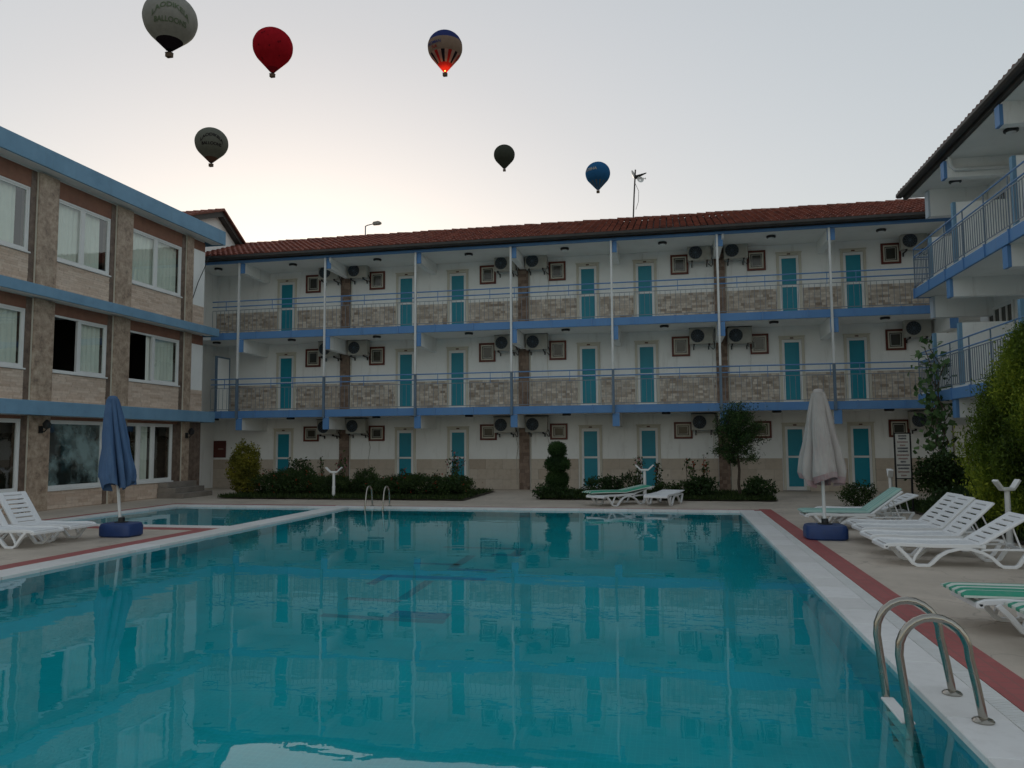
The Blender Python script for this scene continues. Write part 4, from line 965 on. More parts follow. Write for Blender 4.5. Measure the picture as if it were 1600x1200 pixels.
# ================================================================== PARASOLS
def parasol(label, foot, topv, hem, mat, mat2, rad, label_b, seed, bw_=(.33, .25)):
    r = empty('parasol', foot); tag(r, label, 'parasol', 'folded parasols')
    g = random.Random(seed); f, t = Vector(foot), Vector(topv); ax = (t - f); H = ax.length; ax.normalize()
    sx = ax.cross(Vector((0, 1, 0))).normalized(); sy = sx.cross(ax)
    def P(rr, a, h): return tuple(f + ax * h + (sx * math.cos(a) + sy * math.sin(a)) * rr)
    MB().tube([tuple(f + ax * .1), tuple(f + ax * (H - .05))], .028, 10).build('pole', 'white_metal', r, smooth=40)
    mb = MB(); n = 168; ph = [g.uniform(-.3, .3) for _ in range(9)]; hm = [g.uniform(-.06, .05) for _ in range(9)]
    levels = 30; nf = 7; vs = []
    for i in range(levels):
        k = i / (levels - 1)
        for j in range(n):
            a = 2 * math.pi * j / n; q = a / (2 * math.pi) * nf + .35 * math.sin(2 * a + ph[0]) + .2 * math.sin(3 * a + ph[5])
            fold = abs(math.sin(math.pi * q)) ** .55
            base = (.10 + (rad - .10) * k ** .86) * (1 + .07 * math.sin(1.7 * k * 6 + a * 2 + ph[2]) * k)
            rr = base * (1 - (.24 + .48 * k) * (1 - fold)) * (1 + .13 * math.sin(2 * a + ph[1]) * k) + .006 * math.sin(23 * a + 9 * k) * k + .005 * math.sin(41 * a - 14 * k + ph[6])
            if k > .90: rr *= 1 + .05 * math.sin(a * 9 + ph[7]) - (k - .90) * 1.4
            hh = hem + hm[int(q) % 8] * k + (.05 * math.sin(a * 3 + ph[3]) - .05 * (1 - fold)) * k
            vs.append(P(rr, a + .35 * k * math.sin(a + ph[4]), H - .02 - (H - .02 - hh) * k))
    fs = [(i * n + j, i * n + (j + 1) % n, (i + 1) * n + (j + 1) % n, (i + 1) * n + j) for i in range(levels - 1) for j in range(n)]
    mb.add(vs, fs + [tuple(range(n))])
    if mat2: mb.mi = [1 if fi // n >= levels - 3 else 0 for fi in range(len(mb.f))]
    mb.build('canopy', [mat, mat2] if mat2 else mat, r, smooth=70)
    mb = MB().lathe([(.0, .045), (.05, .04), (.085, .015), (.09, -.04)], 12, (0, 0, 0), caps=False); mb.v = [tuple(f + ax * (H + q[2]) + sx * q[0] + sy * q[1]) for q in mb.v]
    mb.build('cap', mat, r, smooth=60)
    mb = MB(); prof = [(.90, 0.0), (1.0, .03), (1.0, .18), (.93, .235), (.80, .25)]; k = 40; vs = []
    for (sc, z) in prof:
        for j in range(k):
            a = 2 * math.pi * j / k; c, s = math.cos(a), math.sin(a); e = .42
            vs.append((foot[0] + bw_[0] * sc * math.copysign(abs(c) ** e, c), foot[1] + bw_[1] * sc * math.copysign(abs(s) ** e, s), z))
    fs = [(i * k + j, i * k + (j + 1) % k, (i + 1) * k + (j + 1) % k, (i + 1) * k + j) for i in range(len(prof) - 1) for j in range(k)] + [tuple(range(k))[::-1], tuple((len(prof) - 1) * k + j for j in range(k))]
    b = mb.add(vs, fs).build('base', 'blue_plastic', r, smooth=35); b['label'] = label_b
    MB().lathe([(.12, .25), (.12, .262), (.06, .265), (.055, .34), (.034, .345)], 14, (foot[0], foot[1], 0)).build('collar', 'black', b, smooth=40)
    return r
parasol('folded blue parasol standing beside the paddling pool', (-9.88, 12.32, .0), (-10.14, 12.30, 2.53), .96, 'parasol_blue', None, .37, 'blue plastic base of the blue parasol', 4)
parasol('folded pale parasol with stained hem between the loungers', (2.52, 13.80, .0), (2.49, 13.80, 2.50), .98, 'parasol_white', 'parasol_stain', .40, 'blue plastic base of the pale parasol', 9, (.34, .26))

# ================================================================== POOL LADDERS
def ladder(name, pts_fn, ys, axis, label, rad, steps, flr):
    r = empty(name, flr[0]); tag(r, label, 'pool ladder')
    for y in ys:
        MB().tube(pts_fn(y), rad, 12).build('handrail', 'steel', r, smooth=50)
    for q in flr: MB().lathe([(.058, .022), (.06, .03), (.05, .040), (.028, .046)], 16, (q[0], q[1], 0)).build('flange', 'steel', r, smooth=35)
    for (a, b, c, d, z) in steps: MB().box(a, b, c, d, z - .03, z).build('step', 'white_metal', r, bevel=.008)
    return r
def arc_near(y):
    fx, px = 1.73, 1.30; pts = [(fx + .01, y, .02), (fx - .02, y, .22), (fx - .05, y, .38)]
    cx, rr = (fx - .05 + px + .0) / 2, (fx - .05 - px) / 2
    for k in range(1, 12): a = math.pi * k / 12; pts.append((cx + rr * math.cos(a), y, .40 + .205 * math.sin(a)))
    pts += [(px, y, .38), (px + .03, y, .1), (px + .06, y, -.25), (px + .10, y, -.9)]
    return pts
ladder('pool_ladder', arc_near, (5.5, 5.0), 1, 'steel pool ladder with two tall curved handrails beside the striped cushions', .0245,
       [(1.30, 1.38, 5.02, 5.48, -.012), (1.32, 1.40, 5.02, 5.48, -.27), (1.34, 1.42, 5.02, 5.48, -.53), (1.36, 1.44, 5.02, 5.48, -.79)], [(1.735, 5.5, 0), (1.735, 5.0, 0)])
def arc_far(x):
    fy, py = 19.0, 18.5; pts = [(x, fy, .02), (x, fy - .02, .3)]; cy, rr = (fy - .04 + py + .1) / 2, (fy - .04 - py - .1) / 2
    for k in range(1, 10): a = math.pi * k / 10; pts.append((x, cy + rr * math.cos(a), .38 + .17 * math.sin(a)))
    pts += [(x, py + .08, .34), (x, py, -.02), (x, py - .02, -.8)]
    return pts
ladder('pool_ladder', arc_far, (-7.72, -7.24), 0, 'small steel pool ladder in front of the flower bed', .022,
       [(-7.70, -7.26, 18.44, 18.54, -.22), (-7.70, -7.26, 18.44, 18.54, -.48)], [(-7.72, 19.0, 0), (-7.24, 19.0, 0)])

# ================================================================== GARDEN LAMPS and RULES BOARD
def garden_lamp(loc, h, rz, label, sp=.24):
    r = empty('garden_lamp', loc, rz); tag(r, label, 'garden lamp', 'white garden lamps with two raised wings')
    MB().lathe([(.075, 0), (.075, .02), (.05, .03), (.048, h * .38), (.052, h * .385), (.052, h * .41), (.043, h * .415), (.040, h - .12)], 14).build('post', 'pvc', r, local=True, smooth=35)
    MB().box(-.1, .1, -.06, .06, h - .14, h - .085).build('junction', 'pvc', r, local=True, bevel=.015)
    for s in (-1, 1):
        mb = MB().prism([(s * .07, h - .115), (s * .10, h - .14), (s * (sp + .03), h + .015), (s * sp, h + .045)], 1, -.055, .055)
        w = mb.build('wing', 'pvc', r, local=True, bevel=.008)
    return r
garden_lamp((-10.0, 21.55, 0), .92, R(4), 'white two winged garden lamp in front of the large flower bed')
garden_lamp((-.75, 21.95, 0), .98, R(0), 'white two winged garden lamp behind the flat lounger')
garden_lamp((4.97, 19.2, 0), .95, R(80), 'white two winged garden lamp beside the rules board')
garden_lamp((5.22, 13.55, 0), .98, R(22), 'white two winged garden lamp in front of the conifer', .2)
sg = empty('rules_board', (5.15, 18.8, 0), R(10)); tag(sg, 'tall white notice board in a dark frame beside the loungers', 'sign')
MB().box(-.16, .16, -.012, .012, .80, 1.80).build('board', 'sign_board', sg, local=True)
MB().box(-.185, -.162, -.02, .02, 0, 1.83).box(.162, .195, -.02, .02, 0, 1.83).box(-.16, .16, -.02, .02, 1.802, 1.83).box(-.16, .16, -.02, .02, .775, .798).build('frame', 'black', sg, local=True)
for k, (yy, w0, mm) in enumerate(((.025, .62, 0), (.085, .58, 0), (.165, .8, 1), (.24, .4, 1), (.305, .8, 0), (.375, .75, 0), (.46, .9, 1), (.54, .7, 1), (.61, .4, 0), (.685, .98, 0), (.76, .82, 0), (.84, .85, 1), (.92, .42, 1))):
    mb = MB(); g = random.Random(k); x = -.15 * w0
    while x < .15 * w0:
        ww = g.uniform(.006, .014); mb.box(x, min(x + ww, .15 * w0), -.0145, -.0122, 1.80 - yy - .042 + g.uniform(0, .006), 1.80 - yy - g.uniform(0, .006)); x += ww + .004
    mb.build('text_line', 'print_red' if mm else 'print_dark', sg, local=True)

# ================================================================== PLANTING
def bed(name, x0, x1, y0, y1, label):
    g = np.random.default_rng(int(abs(x0 * 13))); mb = MB(); n = 26
    top = [(x0 + (x1 - x0) * k / n + 0, y0 + .05 * math.sin(k * 1.7) * (0 < k < n), .03) for k in range(n + 1)] + [(x1 - (x1 - x0) * k / n, y1, .03) for k in range(n + 1)]
    mb.add(top, [tuple(range(len(top)))]); bot = len(mb.v)
    return mb.build(name, 'earth', org=((x0 + x1) / 2, (y0 + y1) / 2, 0), kind='structure', label=label, cat='flower bed')
def grass(name, x0, x1, y0, y1, n, label, seed, h=.13):
    g = np.random.default_rng(seed); P = np.stack([g.uniform(x0, x1, n), y0 + (y1 - y0) * g.random(n) ** 1.4, np.full(n, .025)], 1)
    leaves(name, 'grass', P, h, seed=seed, asp=.16, up=2.6, org=((x0 + x1) / 2, (y0 + y1) / 2, 0), kind='stuff', label=label, cat='grass')
bed('flower_bed', -13.75, -5.85, 21.25, 25.4, 'dark earth of the large bed behind the paddling pool')
bed('flower_bed', -3.85, 2.85, 22.0, 25.4, 'dark earth of the bed with the tiered topiary')
bed('flower_bed', 5.35, 6.9, 9.0, 21.7, 'dark earth of the bed under the balcony wing')
grass('lawn_grass', -13.7, -5.9, 21.25, 25.3, 15000, 'short dark grass covering the large bed', 3)
grass('lawn_grass', -3.8, 2.8, 22.0, 25.3, 13000, 'short dark grass covering the bed with the topiary', 4)
grass('lawn_grass', 5.4, 6.85, 9.2, 21.6, 9000, 'short dark grass under the balcony wing', 5, .16)
def limb(parent, p0, p1, r0, r1, bend=.1, seed=0, nm='branch'):
    g = random.Random(seed); a, b = Vector(p0), Vector(p1); L = (b - a).length
    pts = [a.lerp(b, t) + Vector((g.uniform(-1, 1), g.uniform(-1, 1), g.uniform(-.4, .4))) * bend * L * math.sin(math.pi * t) for t in (0, .25, .5, .75, 1)]
    MB().tube([tuple(p) for p in pts], [r0 + (r1 - r0) * t for t in (0, .25, .5, .75, 1)], 7).build(nm, 'bark', parent, smooth=60)
def shrub(name, loc, ells, n, size, mat, label, seed, group=None, up=.3, asp=.55, flowers=None, stems=3, cat='shrub', shell=.45, rough=.22):
    r = empty(name, loc); tag(r, label, cat, group)
    E = [(loc[0] + a, loc[1] + b, c, d, e, f) for a, b, c, d, e, f in ells]
    P = blob(n, E, seed, shell, rough); P = P[P[:, 2] > .02]
    cx = np.array([e[:3] for e in E]).mean(0); zt = P[:, 2].max()
    g = np.random.default_rng(seed + 5); cl = np.sin(P[:, 0] * 6 + seed) * np.sin(P[:, 1] * 6) * np.sin(P[:, 2] * 7 + seed)
    leaves('foliage', mat, P, size, r, seed, asp, up, np.clip(.45 + .3 * cl, .05, .95))
    if flowers:
        fm, fn, fs = flowers; Q = blob(fn, [(a, b, c, d * 1.02, e * 1.02, f * 1.04) for a, b, c, d, e, f in E], seed + 2, .93, rough); Q = Q[(Q[:, 2] > .15)]
        leaves('flowers', fm, np.repeat(Q, 4, 0) + np.random.default_rng(1).normal(0, .012, (len(Q) * 4, 3)), fs, r, seed + 1, .9, .5)
    for k in range(stems):
        e = E[k % len(E)]; limb(r, (loc[0] + (k - 1) * .05, loc[1], 0), (e[0], e[1], e[2]), .022, .008, .08, seed + k, 'stem')
    return r
def rose(loc, h, spread, label, seed, nst=4, pet='petal_pink'):
    r = empty('rose_bush', loc); tag(r, label, 'rose bush', 'tall roses in the beds'); g = random.Random(seed); P = []; Q = []
    for k in range(nst):
        a = g.uniform(0, 6.28); top = Vector((loc[0] + math.cos(a) * spread * g.uniform(.3, 1), loc[1] + math.sin(a) * spread * .6, h * g.uniform(.7, 1.0)))
        limb(r, loc, top, .012, .005, .08, seed * 7 + k, 'stem')
        for q in range(40):
            t = g.random() ** .7; c = Vector(loc).lerp(top, t); P.append((c.x + g.gauss(0, .05), c.y + g.gauss(0, .05), max(.03, c.z + g.gauss(0, .04))))
        if g.random() < .8: Q += [(top.x + g.gauss(0, .02), top.y - .02 + g.gauss(0, .02), top.z - g.uniform(0, .3) + g.gauss(0, .02)) for _ in range(7)]
    for q in range(120): P.append((loc[0] + g.gauss(0, spread * .5), loc[1] + g.gauss(0, .12), abs(g.gauss(.2, .16)) + .03))
    leaves('foliage', 'leaf_rose', P, .085, r, seed, .6, .2)
    if Q: leaves('flowers', pet, Q, .06, r, seed, .9, .6)
# large bed
shrub('golden_shrub', (-13.55, 22.5, 0), [(0, 0, 1.22, .46, .42, .50), (-.03, 0, .82, .55, .5, .55), (.08, 0, .45, .48, .45, .38)], 9000, .075, 'leaf_gold', 'tall golden leaved bush at the corner of the large bed', 31, stems=5)
HED = [(-12.55, 22.6, [(0, 0, .42, .75, .7, .34), (.35, 0, .55, .5, .5, .32)], 'low dark shrub beside the golden bush'),
       (-11.75, 22.35, [(0, 0, .38, .8, .7, .36), (-.1, .1, .6, .55, .5, .25), (.5, 0, .45, .5, .5, .3)], 'dark shrub with orange red flowers left of the first garden lamp'),
       (-10.65, 22.6, [(0, 0, .34, .75, .7, .32), (.3, 0, .42, .5, .4, .26)], 'low dark shrub just behind the garden lamp'),
       (-9.42, 22.7, [(0, 0, .50, .44, .42, .38), (0, 0, .30, .6, .55, .28)], 'round dark clipped shrub standing above the hedge'),
       (-8.55, 22.4, [(0, 0, .33, .75, .7, .30), (.3, 0, .42, .5, .5, .25)], 'low dark shrub behind the small steel ladder'),
       (-7.55, 22.5, [(0, 0, .38, .72, .7, .32), (-.3, 0, .50, .4, .4, .22)], 'low dark shrub in the middle of the large bed'),
       (-6.62, 22.5, [(0, 0, .36, .78, .7, .32), (.2, 0, .40, .55, .5, .26)], 'low dark shrub at the end of the large bed')]
for k, (x, y, e, lab) in enumerate(HED):
    shrub('flowering_shrub', (x, y, 0), e, 6500, .06, 'leaf_hedge', lab, 50 + k, 'low shrubs of the large bed', .5, .5, ('petal_red', [14, 60, 22, 0, 18, 22, 20][k] or 1, .04))
shrub('leafy_shrub', (-12.05, 23.3, 0), [(0, 0, .75, .42, .35, .42), (.3, 0, .62, .3, .3, .3)], 1300, .09, 'leaf_rose', 'loose shrub in front of the first teal ground floor door', 71, up=.6)
rose((-11.05, 23.0, 0), 1.35, .15, 'thin tall rose left of the garden lamp in the large bed', 81, 3)
rose((-10.5, 23.1, 0), 1.4, .22, 'thin tall rose right of the garden lamp in the large bed', 82, 5)
rose((-8.45, 23.0, 0), .95, .28, 'short rose behind the hedge near the small steel ladder', 83, 4, 'petal_red')
rose((-7.25, 23.2, 0), .95, .1, 'slender rose left of the tallest rose in the large bed', 84, 2, 'petal_red')
rose((-6.65, 23.0, 0), 1.5, .40, 'tallest rose in the large bed in front of a teal door', 85, 7)
# bed with topiary
shrub('tiered_topiary', (-3.31, 22.45, 0), [(0, 0, 1.42, .28, .28, .25), (0, 0, 1.0, .39, .39, .24), (0, 0, .54, .35, .35, .30), (0, 0, .22, .30, .30, .2)], 26000, .06, 'leaf_topiary', 'dark topiary clipped in three stacked tiers', 91, None, .9, .35, None, 2, 'topiary', .35, .09)
shrub('leafy_shrub', (-3.3, 22.15, 0), [(0, 0, .2, .55, .3, .22), (-.4, 0, .22, .3, .3, .2)], 1500, .08, 'leaf_rose', 'low green plant at the foot of the topiary', 92, up=.5)
shrub('leafy_shrub', (-2.15, 22.8, 0), [(0, 0, .32, .42, .35, .3), (.4, .1, .38, .3, .3, .25)], 1500, .09, 'leaf_rose', 'loose green plant behind the lounger with the askew cushion', 93, up=.8)
shrub('leafy_shrub', (-1.25, 22.9, 0), [(0, 0, .40, .35, .3, .32)], 700, .10, 'leaf_rose', 'upright spiky plant between topiary and garden lamp', 94, up=1.6, asp=.3)
rose((-.95, 23.0, 0), 1.25, .16, 'rose climbing on the topiary side of the garden lamp', 95, 4)
rose((-.35, 23.0, 0), 1.22, .16, 'rose climbing on the tree side of the garden lamp', 96, 4)
shrub('leafy_shrub', (-.2, 22.7, 0), [(0, 0, .25, .4, .3, .25), (.5, 0, .28, .35, .3, .25)], 1300, .07, 'leaf_hedge', 'low dark plant behind the flat lounger', 97, up=.5)
rose((.55, 22.9, 0), 1.38, .16, 'tall red flowered rose between the garden lamp and the small tree', 98, 4, 'petal_red')
rose((.95, 23.1, 0), 1.3, .10, 'tall slim rose nearest the small tree', 99, 3, 'petal_red')
shrub('leafy_shrub', (.75, 22.7, 0), [(0, 0, .28, .55, .35, .28), (.1, 0, .45, .4, .3, .2)], 1600, .085, 'leaf_rose', 'bushy green plant at the foot of the red flowered rose', 100, up=.4)
shrub('leafy_shrub', (2.42, 22.7, 0), [(0, 0, .28, .46, .4, .28), (-.1, 0, .45, .22, .2, .2)], 1700, .08, 'leaf_rose', 'small green bush at the end of the bed beside the small tree', 101, up=.9)
tr = empty('small_tree', (1.96, 23.6, 0)); tag(tr, 'small slender dark tree on a thin trunk in front of the gallery', 'tree')
MB().tube([(1.98, 23.6, 0), (1.94, 23.6, .4), (1.97, 23.6, .8), (1.93, 23.6, 1.3), (1.97, 23.6, 2.0), (2.0, 23.6, 2.6)], [.05, .042, .038, .034, .025, .008], 8).build('trunk', 'bark', tr, smooth=60)
g = random.Random(5); P = []
for k in range(46):
    z0 = g.uniform(1.0, 2.3); a = g.uniform(0, 6.28); L = g.uniform(.3, .92) * (1.12 - .28 * (z0 - 1.0)); p0 = Vector((1.95, 23.6, z0))
    p1 = p0 + Vector((math.cos(a) * L, math.sin(a) * L, g.uniform(-.05, .45))); limb(tr, p0, p1, .014, .004, .08, k, 'branch')
    for q in range(190):
        t = g.random() ** .6; c = p0.lerp(p1, t); P.append((c.x + g.gauss(0, .055), c.y + g.gauss(0, .055), c.z + g.gauss(0, .055)))
for q in range(2600): P.append((1.96 + g.gauss(0, .24), 23.6 + g.gauss(0, .24), g.uniform(1.25, 2.8)))
leaves('crown', 'leaf_topiary', P, .085, tr, 7, .28, .5)
# planting under the balcony wing
def conifer(loc, h, rad, label, seed, n=15000):
    r = empty('conifer', loc); tag(r, label, 'conifer', 'columnar conifers by the balcony wing'); g = np.random.default_rng(seed)
    MB().tube([loc, (loc[0], loc[1], h * .5), (loc[0], loc[1], h * .92)], [.09, .06, .012], 8).build('trunk', 'bark', r, smooth=60)
    # upright sprays: short rows of scale-leaves climbing outwards
    m = n // 9; z = h * g.random(m) ** .85 * .97 + .05; a = g.uniform(0, 6.283, m)
    prof = np.interp(z / h, [0, .08, .35, .7, .9, 1.0], [.75, .95, 1.0, .72, .38, .06]) * rad
    lump = 1 + .13 * np.sin(3 * a + z * 2.1 + seed) + .14 * np.sin(7 * a - z * 4.3) + .12 * np.sin(15 * a + 3 * z) + g.normal(0, .05, m)
    rr = prof * lump * (.62 + .38 * g.random(m) ** .5)
    base = np.stack([loc[0] + rr * np.cos(a), loc[1] + rr * np.sin(a), z], 1)
    dirv = np.stack([np.cos(a) * .38, np.sin(a) * .38, np.full(m, 1.0)], 1) + g.normal(0, .24, (m, 3))
    k = np.linspace(0, .34, 9); P = (base[:, None, :] + dirv[:, None, :] * k[None, :, None]).reshape(-1, 3) + g.normal(0, .012, (m * 9, 3))
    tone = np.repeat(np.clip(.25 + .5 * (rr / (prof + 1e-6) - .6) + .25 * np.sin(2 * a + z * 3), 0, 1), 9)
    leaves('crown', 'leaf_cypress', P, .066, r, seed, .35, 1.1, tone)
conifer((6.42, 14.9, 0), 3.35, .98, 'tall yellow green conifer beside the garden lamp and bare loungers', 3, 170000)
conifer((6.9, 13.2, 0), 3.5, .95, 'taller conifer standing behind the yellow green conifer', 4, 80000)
shrub('leafy_shrub', (6.05, 19.2, 0), [(0, 0, .85, .55, .5, .48), (.35, -.2, .7, .45, .4, .4)], 4200, .09, 'leaf_hedge', 'round dark bush beneath the climbing vine', 111, up=.3)
shrub('leafy_shrub', (5.75, 17.6, 0), [(0, 0, .32, .5, .6, .34), (.4, -.6, .4, .5, .6, .36)], 3600, .07, 'leaf_rose', 'low green bush behind the bare loungers', 112, up=.6)
shrub('leafy_shrub', (5.6, 16.0, 0), [(0, 0, .28, .35, .7, .3), (.4, 0, .4, .5, .6, .36)], 3000, .07, 'leaf_hedge', 'low dark bush between conifer and rules board', 113, up=.6)
shrub('leafy_shrub', (5.75, 12.3, 0), [(0, 0, .3, .4, .7, .32)], 2200, .07, 'leaf_hedge', 'low dark bush at the foot of the conifer', 114, up=.6)
shrub('leafy_shrub', (4.55, 20.6, 0), [(0, 0, .30, .42, .35, .3)], 1900, .06, 'leaf_hedge', 'small round bush behind the faded green cushion', 115, up=.4)
vn = empty('climbing_vine', (6.75, 20.6, 0)); tag(vn, 'large leaved vine climbing up to the blue balcony railings', 'vine'); g = random.Random(12); P = []
for k in range(9):
    y0 = 20.6 + g.uniform(-.7, .5); pts = [Vector((6.6 + g.uniform(-.1, .2), 20.4, 0))]; z = 0
    zt = g.uniform(2.2, 4.0)
    while z < zt: z += .4; pts.append(Vector((6.45 + g.gauss(0, .12), 20.4 + (y0 - 20.4) * z / zt + g.gauss(0, .10), z)))
    MB().tube([tuple(p) for p in pts], .011, 5).build('stem', 'bark', vn, smooth=60)
    for p in pts[2:]:
        for q in range(6): P.append((p.x + g.gauss(-.05, .13), p.y + g.gauss(0, .16), p.z + g.gauss(0, .16)))
leaves('foliage', 'leaf_vine', P, .17, vn, 8, .9, -.2)
# garden hose coil under the lamp by the rules board
MB().tube([(5.0 + .28 * math.cos(t) * (1 + .02 * t), 19.0 + .2 * math.sin(t), .02 + .008 * t) for t in [k * .3 for k in range(60)]], .011, 6).build('garden_hose', 'leaf_vine', smooth=60, label='coiled dark green garden hose at the foot of the garden lamp', cat='hose')

# ================================================================== HOT-AIR BALLOONS
def m_env(name, c, trans=0.0, spots=None):
    m, n, out = new_mat(name); co = N(n, 'ShaderNodeTexCoord').outputs['Object']
    col = mixc(n, c, tuple(x * .85 for x in c), maprange(n, noise(n, co, .3, 3), .35, .7))
    d = N(n, 'ShaderNodeBsdfDiffuse'); t = N(n, 'ShaderNodeBsdfTranslucent'); mx = N(n, 'ShaderNodeMixShader'); mx.inputs[0].default_value = trans
    n.links.new(col, d.inputs[0]); n.links.new(col, t.inputs[0]); n.links.new(d.outputs[0], mx.inputs[1]); n.links.new(t.outputs[0], mx.inputs[2]); n.links.new(mx.outputs[0], out.inputs[0]); MATS[name] = m
m_env('env_grey', (.27, .27, .25)); m_env('env_mid', (.13, .135, .115)); m_env('env_dark', (.05, .055, .045)); m_env('env_red', (.42, .018, .03), .35); m_env('env_red2', (.20, .012, .02), .2)
m_env('env_navy', (.035, .05, .16), .1); m_env('env_beige', (.22, .165, .13), .1); m_env('env_white', (.34, .25, .22), .3); m_env('env_redstripe', (.35, .03, .03), .35); m_env('env_black', (.018, .014, .018))
m_env('env_blue', (.03, .13, .30), .15); m_env('env_slate', (.10, .13, .17)); m_env('env_green', (.13, .17, .11)); m_env('env_greendark', (.05, .055, .045)); m_env('env_brown', (.10, .055, .04)); m_env('env_cream', (.42, .40, .36))
m, n, out = new_mat('flame'); e = N(n, 'ShaderNodeEmission'); e.inputs[0].default_value = (1, .28, .05, 1); e.inputs[1].default_value = 2.2; n.links.new(e.outputs[0], out.inputs[0]); MATS['flame'] = m
TAN = .66
def tangent(m):
    """height at which the cone from the mouth touches the crown sphere"""
    lo, hi = .2, .95
    for _ in range(40):
        q = (lo + hi) / 2
        if .13 * math.sqrt(1 - q * q) + m * q < 1: lo = q
        else: hi = q
    return lo
def env_r(t):
    """envelope radius (unit sphere crown, tangent cone below); t = height from -1.45 (mouth) to 1"""
    if t > 0: t /= .93
    if t > -TAN: return math.sqrt(max(0, 1 - t * t))
    return max(.13, (1 + t * TAN) / math.sqrt(1 - TAN * TAN))
def text_polys(txt):
    cu = bpy.data.curves.new('t', 'FONT'); cu.body = txt; cu.align_x = 'CENTER'; cu.size = 1.0; cu.offset = .02
    ob = bpy.data.objects.new('t', cu); COL.objects.link(ob); dg = bpy.context.evaluated_depsgraph_get(); me = ob.evaluated_get(dg).to_mesh()
    b = bmesh.new(); b.from_mesh(me); bmesh.ops.triangulate(b, faces=b.faces); bmesh.ops.subdivide_edges(b, edges=[e for e in b.edges if e.calc_length() > .25], cuts=2); bmesh.ops.triangulate(b, faces=b.faces)
    V = [tuple(v.co) for v in b.verts]; F = [tuple(v.index for v in f.verts) for f in (b.verts.index_update() or b.faces)]; b.free(); ob.evaluated_get(dg).to_mesh_clear(); bpy.data.objects.remove(ob); bpy.data.curves.remove(cu); return V, F
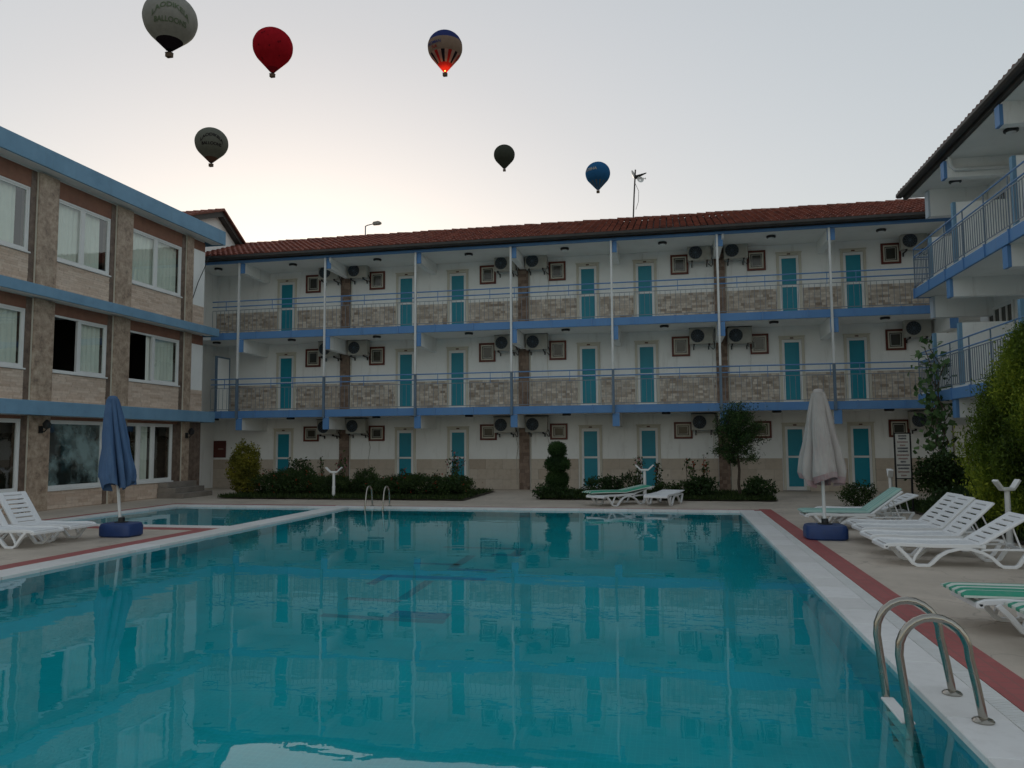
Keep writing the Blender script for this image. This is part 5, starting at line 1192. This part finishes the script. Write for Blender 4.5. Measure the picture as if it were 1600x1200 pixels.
def balloon(loc, rad, label, mats, face, texts=(), skirt='env_black', flame=False, patches=None, az=0.0, mouth=1.36):
    global TAN
    TAN = tangent(mouth); BOT = mouth + .29
    """loc = middle of the crown sphere; az turns the printed side"""
    L = Vector(loc); r = empty('hot_air_balloon', (L.x, L.y, L.z - rad * BOT)); tag(r, label, 'balloon', 'hot air balloons in the dawn sky')
    ng, sub, lv = 24, 4, 40; n = ng * sub; mb = MB(); vs = []
    H = [-mouth + (mouth + .929) * math.sin(math.pi / 2 * k / (lv - 1)) for k in range(lv)]
    for h in H:
        for j in range(n):
            a = 2 * math.pi * j / n; sc = 1 + .014 * abs(math.sin(ng / 2 * a)) * min(1, env_r(h) * 1.2)
            vs.append((L.x + rad * env_r(h) * sc * math.cos(a + az), L.y + rad * env_r(h) * sc * math.sin(a + az), L.z + rad * h))
    for i in range(lv - 1):
        for j in range(n): mb.add([], [(i * n + j, i * n + (j + 1) % n, (i + 1) * n + (j + 1) % n, (i + 1) * n + j)], face((H[i] + H[i + 1]) / 2, int(j / sub)))
    mb.v = vs; en = mb.build('envelope', mats, r, smooth=40)
    for (txt, a0, h0, size, arc, mt) in texts:
        V, F = text_polys(txt); out = []
        for x, y, z in V:
            x *= size; y *= size; hh = h0 + y - arc * x * x; q = env_r(hh); ang = a0 + x / max(.3, q)
            k = rad * (q * 1.014 + .012); out.append((L.x + k * math.cos(ang), L.y + k * math.sin(ang), L.z + rad * hh))
        MB().add(out, F).build('lettering', mt, en)
    if patches:
        g = random.Random(patches)
        for k in range(16):
            a0 = -math.pi / 2 + g.uniform(-1.3, 1.3); h0 = g.uniform(-.9, .7); s = g.uniform(.03, .06); out = []
            for q in range(8):
                t = q * math.pi / 4; hh = h0 + s * math.sin(t); e_ = env_r(hh); k2 = rad * (e_ * 1.014 + .012); an_ = a0 + s * math.cos(t) / max(.3, e_); out.append((L.x + k2 * math.cos(an_), L.y + k2 * math.sin(an_), L.z + rad * hh))
            MB().add(out, [tuple(range(8))]).build('dark_spot', 'env_red2', en)
    bz = L.z - rad * BOT; bh = rad * .16; w = rad * .115
    B = MB().box(L.x - w * 1.1, L.x + w * 1.1, L.y - w * .8, L.y + w * .8, bz, bz + bh).build('basket', 'basket', r, bevel=w * .15)
    MB().box(L.x - w * 1.15, L.x + w * 1.15, L.y - w * .85, L.y + w * .85, bz + bh, bz + bh * 1.12).build('rim', 'env_black', B)
    mb = MB()
    for k in range(8):
        a = math.pi * k / 4 + .4; mb.tube([(L.x + w * math.cos(a), L.y + w * .8 * math.sin(a), bz + bh), (L.x + rad * .13 * math.cos(a), L.y + rad * .13 * math.sin(a), L.z - rad * mouth)], rad * .004, 4)
    mb.build('suspension_lines', 'env_black', r)
    bu = MB().box(L.x - w * .4, L.x + w * .4, L.y - w * .3, L.y + w * .3, bz + bh * 1.4, bz + bh * 1.6).build('burner', 'env_black', r)
    if flame:
        fl = MB().lathe([(.01, 0), (.035, .06), (.04, .14), (.02, .26), (.004, .36)], 10, (0, 0, 0)).build('flame', 'flame', r, local=True, smooth=60)
        fl.location = (0, 0, bh * 1.65); fl.scale = (rad, rad, rad)
        ld = bpy.data.lights.new('burner_light', 'POINT'); lo = bpy.data.objects.new('burner_light', ld); COL.objects.link(lo); lo.parent = r; lo.location = (0, 0, rad * .55); ld.energy = 700; ld.color = (1, .35, .12); ld.shadow_soft_size = .8
    return r
S = -math.pi / 2
def adir(x, y): return math.atan2(-y, -x)          # horizontal bearing from a balloon back towards the terrace
p = (-235.8, 316.6, 210.0); A = adir(p[0], p[1])
balloon(p, 12.4, 'large grey balloon with green arched lettering, highest in the sky', ['env_grey', 'env_black'], lambda h, g: 1 if h < -.96 else 0,
        [('LAODIKEIA', A, -.02, .28, .75, 'env_green'), ('BALLOONS', A, -.55, .24, .05, 'env_green')], 'env_black', mouth=1.27)
p = (-244.0, 428.2, 255.8); balloon(p, 12.3, 'plain red balloon with small dark spots', ['env_red', 'env_red2'], lambda h, g: 1 if h < -1.22 else 0, patches=3)
p = (-153.8, 509.6, 287.7); A = adir(p[0], p[1])
balloon(p, 12.4, 'striped balloon with navy crown, beige middle and burner alight', ['env_navy', 'env_beige', 'env_redstripe', 'env_black', 'env_white'],
        lambda h, g: 0 if h > .2 else 1 if h > -.55 else 2 if h < -1.12 else (2, 4, 3, 4)[g % 4],
        [('PROMAN', A - .75, -.2, .24, 0, 'env_navy'), ('TUR', A - .72, -.42, .20, 0, 'env_redstripe')], flame=True, mouth=1.46)
p = (-350.4, 524.4, 240.0); A = adir(p[0], p[1])
balloon(p, 12.4, 'smaller grey balloon with dark arched lettering and brown mouth', ['env_mid', 'env_brown'], lambda h, g: 1 if h < -1.0 else 0,
        [('LAODIKEIA', A, .08, .28, .75, 'env_black'), ('BALLOONS', A, -.45, .24, .05, 'env_black')], 'env_brown', mouth=1.28)
p = (-185.4, 855.9, 341.8); balloon(p, 12.3, 'plain dark balloon, smallest of all in the sky', ['env_greendark'], lambda h, g: 0)
p = (-66.4, 752.7, 273.0); A = adir(p[0], p[1])
balloon(p, 12.3, 'blue balloon with pale lettering near the roof aerial', ['env_blue', 'env_slate', 'env_cream'], lambda h, g: (1 if g % 2 else 0) if h > .86 else 0 if h > -.72 else (1 if g % 2 else 0),
        [('XTEHA', A - .62, .0, .34, 0, 'env_cream')])
